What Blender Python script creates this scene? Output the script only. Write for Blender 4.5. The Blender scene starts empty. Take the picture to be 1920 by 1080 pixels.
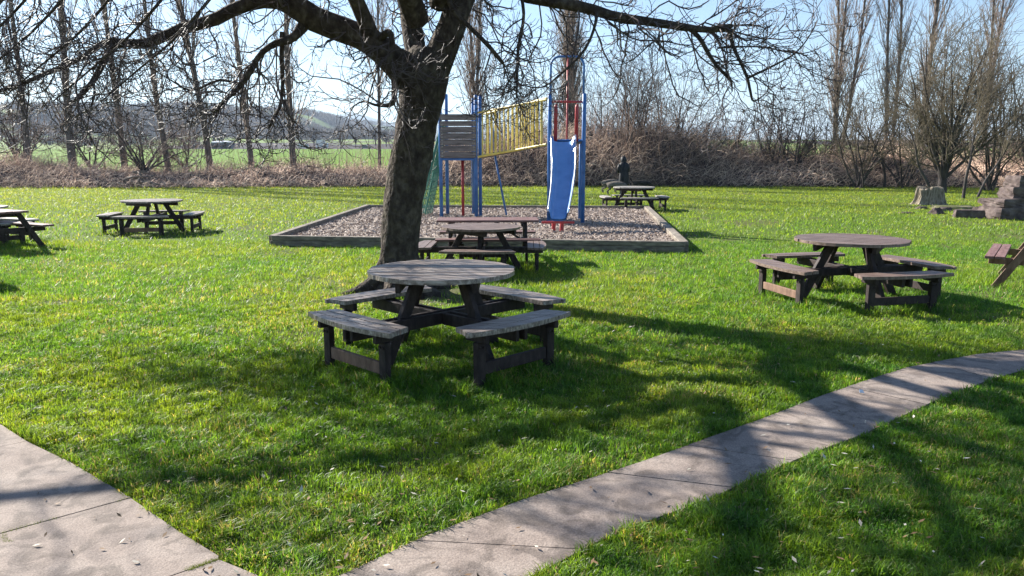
import bpy, bmesh, math, random
import numpy as np
from mathutils import Vector, Matrix, Euler
R = math.radians
random.seed(7); rng = np.random.default_rng(11)
S = bpy.context.scene
# ------------------------------------------------------------------ camera
F = 1440.0; PITCH = math.atan2(247, F); H = 1.75
cam = bpy.data.objects.new('camera', bpy.data.cameras.new('camera')); S.collection.objects.link(cam)
cam.location = (0, 0, H); cam.rotation_euler = (math.pi/2 - PITCH, 0, 0)
cam.data.sensor_width = 36; cam.data.lens = 36*F/1920; cam.data.clip_end = 30000; cam.data.clip_start = 0.05
S.camera = cam
# ------------------------------------------------------------------ light
SUN_DIR = Vector((-1.375, 1.083, 1.0)).normalized()
EL = math.asin(SUN_DIR.z); AZ = math.atan2(SUN_DIR.x, SUN_DIR.y)
w = bpy.data.worlds.new("World"); S.world = w; w.use_nodes = True
nt = w.node_tree; sky = nt.nodes.new('ShaderNodeTexSky'); sky.sky_type = 'NISHITA'; sky.sun_disc = False
sky.sun_elevation = EL; sky.sun_rotation = AZ; sky.air_density = 1.0; sky.dust_density = 0.25; sky.ozone_density = 3.5
nt.links.new(sky.outputs[0], nt.nodes['Background'].inputs[0]); nt.nodes['Background'].inputs[1].default_value = 0.060
sd = bpy.data.lights.new('sun', 'SUN'); sd.energy = 5.0; sd.angle = R(0.55); sd.color = (1, 0.95, 0.86)
so = bpy.data.objects.new('sun', sd); S.collection.objects.link(so)
so.rotation_euler = SUN_DIR.to_track_quat('Z', 'Y').to_euler()
S.view_settings.view_transform = 'Standard'; S.view_settings.look = 'None'; S.view_settings.exposure = 1.58; S.view_settings.gamma = 1
S.cycles.max_bounces = 6; S.cycles.transparent_max_bounces = 6; S.cycles.volume_bounces = 0
# ------------------------------------------------------------------ helpers
def ray(u, v):
    z = -(v-540.0)
    return np.array([u-960.0, F*math.cos(PITCH)+z*math.sin(PITCH), z*math.cos(PITCH)-F*math.sin(PITCH)])
def G(u, v, h=0.0):                       # ground point seen at a pixel of the 1920 photograph
    d = ray(u, v); t = (h-H)/d[2]; return Vector((d[0]*t, d[1]*t, h))
def P(u, v, y):                           # point at distance y
    d = ray(u, v); t = y/d[1]; return Vector((d[0]*t, y, H+d[2]*t))
def link(o, parent=None):
    S.collection.objects.link(o)
    if parent: o.parent = parent
    return o
def tag(o, label=None, cat=None, group=None, kind=None):
    if label: o['label'] = label
    if cat: o['category'] = cat
    if group: o['group'] = group
    if kind: o['kind'] = kind
    return o
def thing(name, loc, rz, label, cat, group=None):
    o = bpy.data.objects.new(name, None); link(o); o.location = loc; o.rotation_euler = (0, 0, rz)
    o.empty_display_size = .2
    return tag(o, label, cat, group)
def npmesh(name, V, F4, mat, parent=None, col=None, smooth=False, F3=None):
    V = np.asarray(V, dtype=np.float32); me = bpy.data.meshes.new(name)
    F4 = np.zeros((0, 4), int) if F4 is None else np.asarray(F4, dtype=np.int32)
    F3 = np.zeros((0, 3), int) if F3 is None else np.asarray(F3, dtype=np.int32)
    me.vertices.add(len(V)); me.vertices.foreach_set('co', V.ravel())
    nl = F4.size+F3.size; me.loops.add(nl); me.polygons.add(len(F4)+len(F3))
    me.loops.foreach_set('vertex_index', np.concatenate([F4.ravel(), F3.ravel()]).astype(np.int32))
    st = np.concatenate([np.arange(len(F4))*4, F4.size+np.arange(len(F3))*3]).astype(np.int32)
    me.polygons.foreach_set('loop_start', st)
    if smooth: me.polygons.foreach_set('use_smooth', np.ones(len(st), bool))
    me.update(calc_edges=True)
    if col is not None:
        a = me.color_attributes.new('col', 'FLOAT_COLOR', 'POINT')
        a.data.foreach_set('color', np.asarray(col, dtype=np.float32).ravel())
    me.materials.append(mat)
    return link(bpy.data.objects.new(name, me), parent)
class MB:                                  # collects shapes, builds ONE mesh
    def __init__(s): s.v = []; s.f = []
    def add(s, vs, fs):
        n = len(s.v); s.v += [tuple(v) for v in vs]; s.f += [tuple(i+n for i in f) for f in fs]
    def box(s, c, d, rot=None, bev=0.0):
        x, y, z = d[0]/2, d[1]/2, d[2]/2
        if bev > 0:
            b = bev; vs = []
            bm = bmesh.new(); bmesh.ops.create_cube(bm, size=1)
            for v in bm.verts: v.co = Vector((v.co.x*2*x, v.co.y*2*y, v.co.z*2*z))
            bmesh.ops.bevel(bm, geom=bm.edges[:], offset=b, segments=1, affect='EDGES')
            bm.verts.ensure_lookup_table(); bm.verts.index_update()
            vs = [v.co.copy() for v in bm.verts]; fs = [[v.index for v in f.verts] for f in bm.faces]; bm.free()
        else:
            vs = [Vector((i*x, j*y, k*z)) for i in (-1, 1) for j in (-1, 1) for k in (-1, 1)]
            fs = [(0,1,3,2),(4,6,7,5),(0,4,5,1),(2,3,7,6),(0,2,6,4),(1,5,7,3)]
        M = rot if rot is not None else Matrix.Identity(3)
        s.add([M @ v + Vector(c) for v in vs], fs)
    def beam(s, a, b, wd, ht, up=(0, 0, 1), bev=0.004):   # timber from a to b
        a, b = Vector(a), Vector(b); y = (b-a).normalized(); x = y.cross(Vector(up))
        if x.length < 1e-4: x = y.cross(Vector((1, 0, 0)))
        x.normalize(); z = x.cross(y)
        s.box((a+b)/2, (wd, (b-a).length, ht), Matrix((x, y, z)).transposed(), bev)
    def prism(s, pts, z0, z1):
        n = len(pts); s.add([(p[0], p[1], z0) for p in pts]+[(p[0], p[1], z1) for p in pts],
            [tuple(range(n))[::-1], tuple(range(n, 2*n))]+[(i, (i+1) % n, n+(i+1) % n, n+i) for i in range(n)])
    def tube(s, pts, r, k=8):
        pts = [Vector(p) for p in pts]; n = len(pts); rs = r if isinstance(r, (list, tuple)) else [r]*n
        vs = []; ref = None
        for i, p in enumerate(pts):
            t = (pts[min(i+1, n-1)]-pts[max(i-1, 0)]).normalized()
            if ref is None: ref = t.orthogonal().normalized()
            ref = (ref-t*ref.dot(t)).normalized(); q = t.cross(ref)
            vs += [p+(ref*math.cos(2*math.pi*j/k)+q*math.sin(2*math.pi*j/k))*rs[i] for j in range(k)]
        fs = [(i*k+j, i*k+(j+1) % k, (i+1)*k+(j+1) % k, (i+1)*k+j) for i in range(n-1) for j in range(k)]
        fs += [tuple(range(k))[::-1], tuple(range((n-1)*k, n*k))]
        s.add(vs, fs)
    def build(s, name, mat, parent=None, smooth=False):
        me = bpy.data.meshes.new(name); me.from_pydata(s.v, [], s.f); me.update()
        bm = bmesh.new(); bm.from_mesh(me); bmesh.ops.recalc_face_normals(bm, faces=bm.faces); bm.to_mesh(me); bm.free()
        if smooth:
            for p in me.polygons: p.use_smooth = True
        me.materials.append(mat)
        return link(bpy.data.objects.new(name, me), parent)
def copy_tree(o, parent=None):
    kids = list(o.children); c = o.copy(); S.collection.objects.link(c); c.parent = parent
    for k in kids: copy_tree(k, c)
    return c
# --- vectorised sticks
def norm(a): return a/np.maximum(np.linalg.norm(a, axis=-1, keepdims=True), 1e-9)
def tubes(PT, RD, k=3):
    N, M, _ = PT.shape
    T = np.empty_like(PT); T[:, 1:-1] = PT[:, 2:]-PT[:, :-2]; T[:, 0] = PT[:, 1]-PT[:, 0]; T[:, -1] = PT[:, -1]-PT[:, -2]
    T = norm(T); ref = np.zeros((N, 1, 3)); ref[..., 0] = .31; ref[..., 1] = .87; ref[..., 2] = .38
    A = norm(np.cross(T, ref)); B = np.cross(T, A)
    a = np.arange(k)*2*np.pi/k
    V = PT[:, :, None]+RD[:, :, None, None]*(A[:, :, None]*np.cos(a)[:, None]+B[:, :, None]*np.sin(a)[:, None])
    idx = np.arange(N*M*k).reshape(N, M, k); nx = np.roll(idx, -1, axis=2)
    Q = np.stack([idx[:, :-1], nx[:, :-1], nx[:, 1:], idx[:, 1:]], -1).reshape(-1, 4)
    return V.reshape(-1, 3), Q
def merge(parts):
    Vs, Qs, n = [], [], 0
    for V, Q in parts: Vs.append(V); Qs.append(Q+n); n += len(V)
    return np.concatenate(Vs), np.concatenate(Qs)
def walk(P0, D0, L, M, jit, pull, r0, r1):
    N = len(P0); PT = np.empty((N, M, 3)); PT[:, 0] = P0; d = norm(D0); step = (L/(M-1))[:, None]
    pull = np.asarray(pull)
    for i in range(1, M):
        g = pull[i] if pull.ndim == 2 else pull
        d = norm(d+rng.normal(0, jit, (N, 3))+g); PT[:, i] = PT[:, i-1]+d*step
    t = np.linspace(0, 1, M)[None]; RD = r0[:, None]*(1-t)+r1*t
    return PT, RD
def spawn(PT, RD, n, t0, t1, ang, Lf, M, jit, pull, rf, r1, lmin=0.0):
    N, M0, _ = PT.shape; seg = rng.integers(0, N, n) if n > 0 else np.repeat(np.arange(N), -n)
    t = rng.uniform(t0, t1, len(seg))*(M0-1); i = np.minimum(t.astype(int), M0-2); f = (t-i)[:, None]
    a, b = PT[seg, i], PT[seg, i+1]; pos = a*(1-f)+b*f; tan = norm(b-a)
    rr = RD[seg, i]*(1-f[:, 0])+RD[seg, i+1]*f[:, 0]
    perp = norm(np.cross(tan, rng.normal(0, 1, (len(seg), 3)))); an = rng.uniform(ang[0], ang[1], len(seg))[:, None]
    d = tan*np.cos(an)+perp*np.sin(an)
    L = rng.uniform(Lf[0], Lf[1], len(seg))*(1-.45*t/(M0-1))+lmin
    return walk(pos, d, L, M, jit, pull, np.maximum(rr*rf, r1), r1)
# ------------------------------------------------------------------ materials
def mat(name, base=(.5, .5, .5), rough=.7, spec=.3, metal=0.0):
    m = bpy.data.materials.new(name); m.use_nodes = True; b = m.node_tree.nodes['Principled BSDF']
    b.inputs['Base Color'].default_value = (*base, 1); b.inputs['Roughness'].default_value = rough
    b.inputs['Specular IOR Level'].default_value = spec; b.inputs['Metallic'].default_value = metal
    return m, m.node_tree, b
def noise_col(nt, b, cols, scale=5.0, stretch=(1, 1, 1), detail=6, coord='Object', bump=0.0, bscale=None, bdist=.01, nrough=.6):
    tc = nt.nodes.new('ShaderNodeTexCoord'); mp = nt.nodes.new('ShaderNodeMapping'); mp.inputs['Scale'].default_value = stretch
    nt.links.new(tc.outputs[coord], mp.inputs[0]); n = nt.nodes.new('ShaderNodeTexNoise')
    n.inputs['Scale'].default_value = scale; n.inputs['Detail'].default_value = detail; n.inputs['Roughness'].default_value = nrough
    nt.links.new(mp.outputs[0], n.inputs[0]); cr = nt.nodes.new('ShaderNodeValToRGB'); nt.links.new(n.outputs[0], cr.inputs[0])
    e = cr.color_ramp.elements; lo, hi = .3, .7
    while len(e) < len(cols): e.new(.5)
    for i, c in enumerate(cols): e[i].position = lo+(hi-lo)*i/(len(cols)-1); e[i].color = (*c, 1)
    nt.links.new(cr.outputs[0], b.inputs['Base Color'])
    if bump:
        n2 = nt.nodes.new('ShaderNodeTexNoise'); n2.inputs['Scale'].default_value = bscale or scale; n2.inputs['Detail'].default_value = 8
        nt.links.new(mp.outputs[0], n2.inputs[0]); bp = nt.nodes.new('ShaderNodeBump'); bp.inputs['Strength'].default_value = bump
        bp.inputs['Distance'].default_value = bdist; nt.links.new(n2.outputs[0], bp.inputs['Height']); nt.links.new(bp.outputs[0], b.inputs['Normal'])
    return cr, mp
def M_noise(name, cols, scale, rough=.8, spec=.2, **k):
    m, nt, b = mat(name, cols[0], rough, spec); noise_col(nt, b, cols, scale, **k); return m
wood_top = M_noise('weathered board', [(.06,.042,.036),(.22,.175,.15),(.48,.42,.37)], 3, .48, .6, stretch=(1.5, 22, 8), bump=.5, bscale=6, bdist=.006)
wood_dark = M_noise('dark stained timber', [(.014,.009,.009),(.030,.020,.019),(.058,.041,.037)], 3, .7, .3, stretch=(6, 6, 3), bump=.4, bscale=8, bdist=.005)
wood_brown = M_noise('brown timber', [(.10,.055,.04),(.20,.12,.085),(.28,.18,.13)], 3, .7, .3, stretch=(6, 6, 2), bump=.4, bscale=8, bdist=.005)
wood_redtop = M_noise('reddish board', [(.10,.05,.045),(.18,.095,.085),(.26,.16,.15)], 3, .6, .4, stretch=(2, 10, 8), bump=.4, bscale=6, bdist=.005)
sleeper = M_noise('sleeper timber', [(.10,.085,.075),(.20,.17,.14),(.34,.30,.24)], 2.5, .85, .2, stretch=(2, 2, 8), bump=.6, bscale=7, bdist=.01)
panelwood = M_noise('grey panel board', [(.10,.09,.09),(.17,.15,.15),(.24,.22,.21)], 3, .8, .2, stretch=(1, 6, 10), bump=.4, bscale=6)
def bark(name, cols, scale=6, stretch=(1, 1, 2.5), bd=.02):
    return M_noise(name, cols, scale, .9, .15, stretch=stretch, bump=.8, bscale=scale*1.5, bdist=bd)
cherry_bark = bark('cherry bark', [(.028,.020,.017),(.06,.047,.039),(.125,.105,.082)], 9, (1.3, 1.3, .9), .09)
twig_m = M_noise('twig bark', [(.035,.024,.028),(.075,.055,.06),(.12,.10,.10)], 3, .55, .4)
poplar_m = M_noise('poplar bark', [(.07,.06,.055),(.12,.10,.09),(.18,.15,.13)], 2, .85, .2)
poptwig_m = M_noise('poplar twig', [(.12,.085,.07),(.20,.15,.12),(.27,.21,.17)], 1, .8, .2)
darktwig_m = M_noise('dark twig', [(.03,.024,.024),(.06,.05,.047),(.10,.085,.072)], 1, .8, .2)
olive_m = M_noise('olive twig', [(.055,.045,.032),(.11,.09,.062),(.17,.14,.10)], 1, .8, .2)
def attr_mat(name, rough=.8, spec=.2, trans=0.0, tmul=(1, 1, 1)):
    m, nt, b = mat(name, (.5, .5, .5), rough, spec); a = nt.nodes.new('ShaderNodeAttribute'); a.attribute_name = 'col'
    nt.links.new(a.outputs[0], b.inputs['Base Color'])
    if trans:
        tr = nt.nodes.new('ShaderNodeBsdfTranslucent'); mx = nt.nodes.new('ShaderNodeMixShader'); mx.inputs[0].default_value = trans
        mu = nt.nodes.new('ShaderNodeMix'); mu.data_type = 'RGBA'; mu.blend_type = 'MULTIPLY'; mu.inputs[0].default_value = 1
        nt.links.new(a.outputs[0], mu.inputs[6]); mu.inputs[7].default_value = (*tmul, 1); nt.links.new(mu.outputs[2], tr.inputs[0])
        nt.links.new(b.outputs[0], mx.inputs[1]); nt.links.new(tr.outputs[0], mx.inputs[2])
        nt.links.new(mx.outputs[0], nt.nodes['Material Output'].inputs[0])
    return m
grass_m = attr_mat('grass blade', .47, .38, .5, (1.7, 1.6, .9))
stick_m = attr_mat('dry stem', .7, .3)
blue = M_noise('blue paint', [(.025,.10,.30),(.04,.15,.42),(.06,.20,.50)], 4, .45, .5)
red = M_noise('red paint', [(.25,.015,.02),(.38,.03,.035),(.42,.05,.05)], 4, .45, .5)
yellow = M_noise('yellow paint', [(.55,.40,.06),(.72,.55,.11),(.80,.64,.20)], 5, .5, .5)
green = M_noise('green paint', [(.02,.11,.08),(.035,.17,.12),(.05,.21,.15)], 4, .5, .5)
slideblue = M_noise('slide plastic', [(.10,.25,.56),(.15,.33,.66),(.20,.39,.72)], 3, .28, .6)
steel, _, _ = mat('steel rim', (.62, .64, .68), .25, .5, 1.0)
chain_m, _, _ = mat('galvanised chain', (.35, .36, .36), .5, .5, .6)
stone_m = M_noise('weathered sandstone', [(.05,.038,.036),(.11,.085,.08),(.18,.145,.13)], 4, .95, .1, bump=.8, bscale=6, bdist=.04)
def concrete_mat():
    m, nt, b = mat('concrete slab', (.2, .2, .2), .85, .25); cr, mp = noise_col(nt, b, [(.18,.14,.12),(.26,.21,.18),(.315,.265,.23)], 1.3, detail=12, nrough=.7, bump=.5, bscale=60, bdist=.006)
    vo = nt.nodes.new('ShaderNodeTexNoise'); vo.inputs['Scale'].default_value = 140; vo.inputs['Detail'].default_value = 3; nt.links.new(mp.outputs[0], vo.inputs[0])
    st = nt.nodes.new('ShaderNodeTexNoise'); st.inputs['Scale'].default_value = 5.5; st.inputs['Detail'].default_value = 10; st.inputs['Distortion'].default_value = 1.2; nt.links.new(mp.outputs[0], st.inputs[0])
    def rg(n, a, b_, lo, hi):
        r_ = nt.nodes.new('ShaderNodeMapRange'); r_.inputs[1].default_value = a; r_.inputs[2].default_value = b_; r_.inputs[3].default_value = lo; r_.inputs[4].default_value = hi; nt.links.new(n.outputs[0], r_.inputs[0]); return r_
    g1 = rg(vo, .35, .65, .78, 1.25); g2 = rg(st, .38, .52, .62, 1.0); mu = nt.nodes.new('ShaderNodeMath'); mu.operation = 'MULTIPLY'; nt.links.new(g1.outputs[0], mu.inputs[0]); nt.links.new(g2.outputs[0], mu.inputs[1])
    sc = nt.nodes.new('ShaderNodeVectorMath'); sc.operation = 'SCALE'; nt.links.new(cr.outputs[0], sc.inputs[0]); nt.links.new(mu.outputs[0], sc.inputs['Scale']); nt.links.new(sc.outputs[0], b.inputs['Base Color']); return m
concrete = concrete_mat()
soil_m = M_noise('soil', [(.03,.022,.015),(.06,.045,.03),(.09,.07,.04)], 20, .95, .1)
coat_m, _, _ = mat('dark padded coat', (.010, .010, .013), .6, .3)
skin_m, _, _ = mat('skin', (.45, .27, .2), .6, .3)
trous_m, _, _ = mat('maroon trousers', (.10, .05, .06), .8, .2)
dog_grey = M_noise('grey dog fur', [(.09,.075,.065),(.16,.135,.115),(.22,.19,.16)], 12, .9, .1)
dog_dark = M_noise('dark dog fur', [(.015,.013,.012),(.03,.027,.025),(.05,.045,.04)], 12, .9, .1)
# ------------------------------------------------------------------ field functions
def vn(x, y, s, seed):                    # smooth value noise
    r = np.random.default_rng(seed).random((64, 64)); x = np.asarray(x)/s+100.3; y = np.asarray(y)/s+100.7
    i = np.floor(x).astype(int); j = np.floor(y).astype(int); fx = x-i; fy = y-j; fx = fx*fx*(3-2*fx); fy = fy*fy*(3-2*fy)
    g = lambda a, b: r[a % 64, b % 64]
    return g(i, j)*(1-fx)*(1-fy)+g(i+1, j)*fx*(1-fy)+g(i, j+1)*(1-fx)*fy+g(i+1, j+1)*fx*fy
def fbm(x, y, s, seed): return .55*vn(x, y, s, seed)+.3*vn(x, y, s/2.1, seed+1)+.15*vn(x, y, s/4.3, seed+2)
def sstep(a, b, x): t = np.clip((x-a)/(b-a), 0, 1); return t*t*(3-2*t)
def edge_y(x): return 44+1.6*np.sin(np.asarray(x)*.07+.6)-.035*np.maximum(np.asarray(x), 0)**1.25   # where the lawn meets the brambles
def terrain(x, y):
    x = np.asarray(x, float); y = np.asarray(y, float); u = 960+F*x/np.maximum(y, 1)
    z = sstep(60, 300, y)*4.4
    z = z+np.clip((y-300)/320, 0, 1)*10
    # wooded hill on the left, falling to the right
    prof = np.interp(x, [-1400, -700, -560, -420, -350, -264, -237, -211, -185, -145, 0, 2000], [54, 50, 44, 46, 48, 40, 28, 16, 8, 5, 2, 2])
    z = z+prof*sstep(520, 980, y)*(.9+.2*fbm(x, y, 160, 5))
    z = z+14*sstep(1300, 1900, y)*(1+.5*fbm(x, y, 500, 9))
    return z
# path and patio outlines (photo pixels -> ground)
up = [(560,1120),(650,1080),(800,1010),(1000,935),(1200,872),(1400,800),(1550,742),(1700,692),(1830,668),(1920,659),(2050,650)]
lo = [(930,1120),(1010,1080),(1140,1012),(1340,935),(1480,872),(1620,817),(1750,757),(1850,717),(1920,698),(2100,672)]
upg = [G(*p) for p in up]; log = [G(*p) for p in lo]
path_poly = [(p.x, p.y) for p in upg]+[(p.x, p.y) for p in log[::-1]]
pat = [(-260,700),(-120,745),(0,800),(60,833),(130,872),(240,940),(330,1000),(410,1050),(480,1085),(560,1150)]
patg = [G(*p) for p in pat]
patio_poly = [(p.x, p.y) for p in patg]+[(patg[-1].x, 1.0), (-5, 1.0), (-6, patg[0].y)]
bed_c = [G(509,461), G(1283,474), G(1211,397), G(690,395)]
bed_poly = [(p.x, p.y) for p in bed_c]
def inside(x, y, poly):
    c = np.zeros(len(x), bool); n = len(poly)
    for i in range(n):
        x0, y0 = poly[i]; x1, y1 = poly[(i+1) % n]
        if y0 == y1: continue
        k = ((y0 > y) != (y1 > y)) & (x < (x1-x0)*(y-y0)/(y1-y0)+x0); c ^= k
    return c
# ------------------------------------------------------------------ ground
def ground():
    ys = np.concatenate([np.linspace(-12, 0, 4), np.linspace(1, 12, 24), np.linspace(13, 60, 48), np.geomspace(63, 7000, 110)])
    xs0 = np.concatenate([-np.geomspace(6000, 12, 90), np.linspace(-11, 11, 45), np.geomspace(12, 6000, 90)])
    X, Y = np.meshgrid(xs0, ys); Z = terrain(X, Y)
    V = np.stack([X, Y, Z], -1).reshape(-1, 3); ny, nx = X.shape; i = np.arange(ny*nx).reshape(ny, nx)
    Q = np.stack([i[:-1, :-1], i[:-1, 1:], i[1:, 1:], i[1:, :-1]], -1).reshape(-1, 4)
    x, y = V[:, 0], V[:, 1]; n = fbm(x, y, 60, 3); n2 = fbm(x, y, 1.6, 21)
    lawn = np.stack([.055+.05*n2, .10+.05*n2, .012+.01*n2], -1)
    field = np.stack([.10+.03*n, .19+.03*n, .015+0*n], -1)
    brown = np.array([.075, .055, .045]); wood = np.array([.055, .045, .05]); mead = np.stack([.13+.05*n, .20+.04*n, .05+0*n], -1)
    tr = G(750, 545); wp = sstep(.62, .72, fbm(x, y, .8, 131))[:, None]; lawn = lawn*(1-.6*wp)+np.array([.09,.07,.045])*.6*wp; lawn = lawn*(1-np.exp(-(np.hypot(x-tr.x, y-tr.y)/.9)**2)[:, None])+np.array([.10,.075,.05])*np.exp(-(np.hypot(x-tr.x, y-tr.y)/.9)**2)[:, None]
    e = (y > edge_y(x))[:, None]
    c = np.where(e, brown, lawn)
    c = np.where(((y > 58) & (y < 275))[:, None], field, c)
    c = np.where(((y > 275))[:, None], np.where((fbm(x, y, 120, 33) > .5)[:, None], mead, wood), c)
    hill = (y > 620) & (fbm(x, y, 170, 44) > .36) & ~((x < -400) & (y < 820) & (fbm(x, y, 90, 4) > .45))
    c = np.where(hill[:, None], wood, c)
    m = attr_mat('ground cover', .95, .1); nt = m.node_tree; b = nt.nodes['Principled BSDF']
    tc = nt.nodes.new('ShaderNodeTexCoord'); no = nt.nodes.new('ShaderNodeTexNoise'); no.inputs['Scale'].default_value = 30; no.inputs['Detail'].default_value = 8
    nt.links.new(tc.outputs['Object'], no.inputs[0]); mr = nt.nodes.new('ShaderNodeMapRange'); mr.inputs[1].default_value = .3; mr.inputs[2].default_value = .7
    mr.inputs[3].default_value = .45; mr.inputs[4].default_value = 1.5; nt.links.new(no.outputs[0], mr.inputs[0])
    mx = nt.nodes.new('ShaderNodeVectorMath'); mx.operation = 'SCALE'; a = [q for q in nt.nodes if q.type == 'ATTRIBUTE'][0]
    nt.links.new(a.outputs[0], mx.inputs[0]); nt.links.new(mr.outputs[0], mx.inputs['Scale']); nt.links.new(mx.outputs[0], b.inputs['Base Color'])
    tag(npmesh('ground', V, Q, m, col=np.concatenate([c, np.ones((len(c), 1))], 1), smooth=True), kind='structure')
ground()
def far_mountain():
    xs = np.linspace(-1600, 1250, 120); D = 4500.
    def hv(x):
        u = 960+F*x/D
        v = np.interp(u, [440, 560, 600, 635, 660, 680, 700, 728, 760, 900, 1100, 1360], [240, 238, 233, 219, 214.5, 216, 222, 231, 235, 236, 238, 241])
        return H+(293-v)/F*D
    rows = [(-700, -.05), (-400, .55), (-120, .92), (0, 1.0), (300, .5), (600, -.1)]
    V = np.concatenate([np.stack([xs*(1+dy/D), np.full_like(xs, D+dy), hv(xs)*k+12*(fbm(xs, xs*0+dy, 300, 8)-.5)*(k < 1)], -1) for dy, k in rows])
    n = len(xs); i = np.arange(len(V)).reshape(len(rows), n); Q = np.stack([i[:-1, :-1], i[:-1, 1:], i[1:, 1:], i[1:, :-1]], -1).reshape(-1, 4)
    tag(npmesh('distant_hill', V, Q, M_noise('far hillside', [(.06,.08,.05),(.10,.11,.07)], .004), smooth=True), kind='structure')
far_mountain()
def slabs():
    # footpath: slabs between joints, each laid a few mm off its neighbour
    def interp_line(L, n):
        pts = np.array([(p.x, p.y) for p in L]); d = np.concatenate([[0], np.cumsum(np.linalg.norm(np.diff(pts, axis=0), axis=1))])
        s = np.linspace(0, d[-1], n); return np.stack([np.interp(s, d, pts[:, 0]), np.interp(s, d, pts[:, 1])], -1)
    sm = MB(); N = 240; A = interp_line(upg, N); B = interp_line(log, N)
    for _ in range(3):
        A[1:-1] = (A[:-2]+A[1:-1]*2+A[2:])/4; B[1:-1] = (B[:-2]+B[1:-1]*2+B[2:])/4
    k = 0; step = 20; rr = random.Random(4)
    while k < N-1:
        e = min(k+step+rr.randint(-2, 2), N-1)
        a = [Vector((*A[i], 0)) for i in range(k, e+1)]; b = [Vector((*B[i], 0)) for i in range(k, e+1)]
        t = (a[-1]-a[-2]).normalized()*.006; a[-1] = a[-1]-t; b[-1] = b[-1]-t
        z = .018+rr.uniform(-.003, .003)
        sm.prism([(p.x, p.y) for p in a]+[(p.x, p.y) for p in b[::-1]], -.05, z); k = e
    tag(sm.build('path', concrete), kind='structure')
    bm = MB(); J = [G(245,940), G(0,1008), G(50,833), G(-40,856), G(410,1056), G(340,1082)]
    e = patg
    def poly(pts): bm.prism([(p[0], p[1]) for p in pts], -.05, .02+rr.uniform(-.003, .003))
    g = .007
    # row joints run from the lawn edge towards the lower left
    d = (J[1]-J[0]).normalized(); nrm = Vector((-d.y, d.x, 0)); nrm = nrm if nrm.y < 0 else -nrm
    edge = [Vector((p.x, p.y)) for p in e]
    def cut(j0):   # split index line through j0 along d
        return j0
    rows = [patg[0], J[2], J[0], J[4], patg[-1]]
    for r_ in range(4):
        a, b = rows[r_], rows[r_+1]
        mids = [p for p in e if (a.y-.02 > p.y > b.y+.02)]
        a2 = a+nrm*g
        L = 1.42 if r_ >= 2 else 1.45
        L2 = 6
        poly([a2]+mids+[b, b+d*L, a2+d*L])
        poly([a2+d*(L+g*2), b+d*(L+g*2), b+d*L2, a2+d*L2])
    tag(bm.build('paving', concrete), kind='structure')
    for nm, pl in (('path_bed', path_poly), ('paving_bed', patio_poly)):
        q = MB(); q.add([(x, y, .004) for x, y in pl], [tuple(range(len(pl)))]); tag(q.build(nm, soil_m), kind='structure')
slabs()
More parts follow.
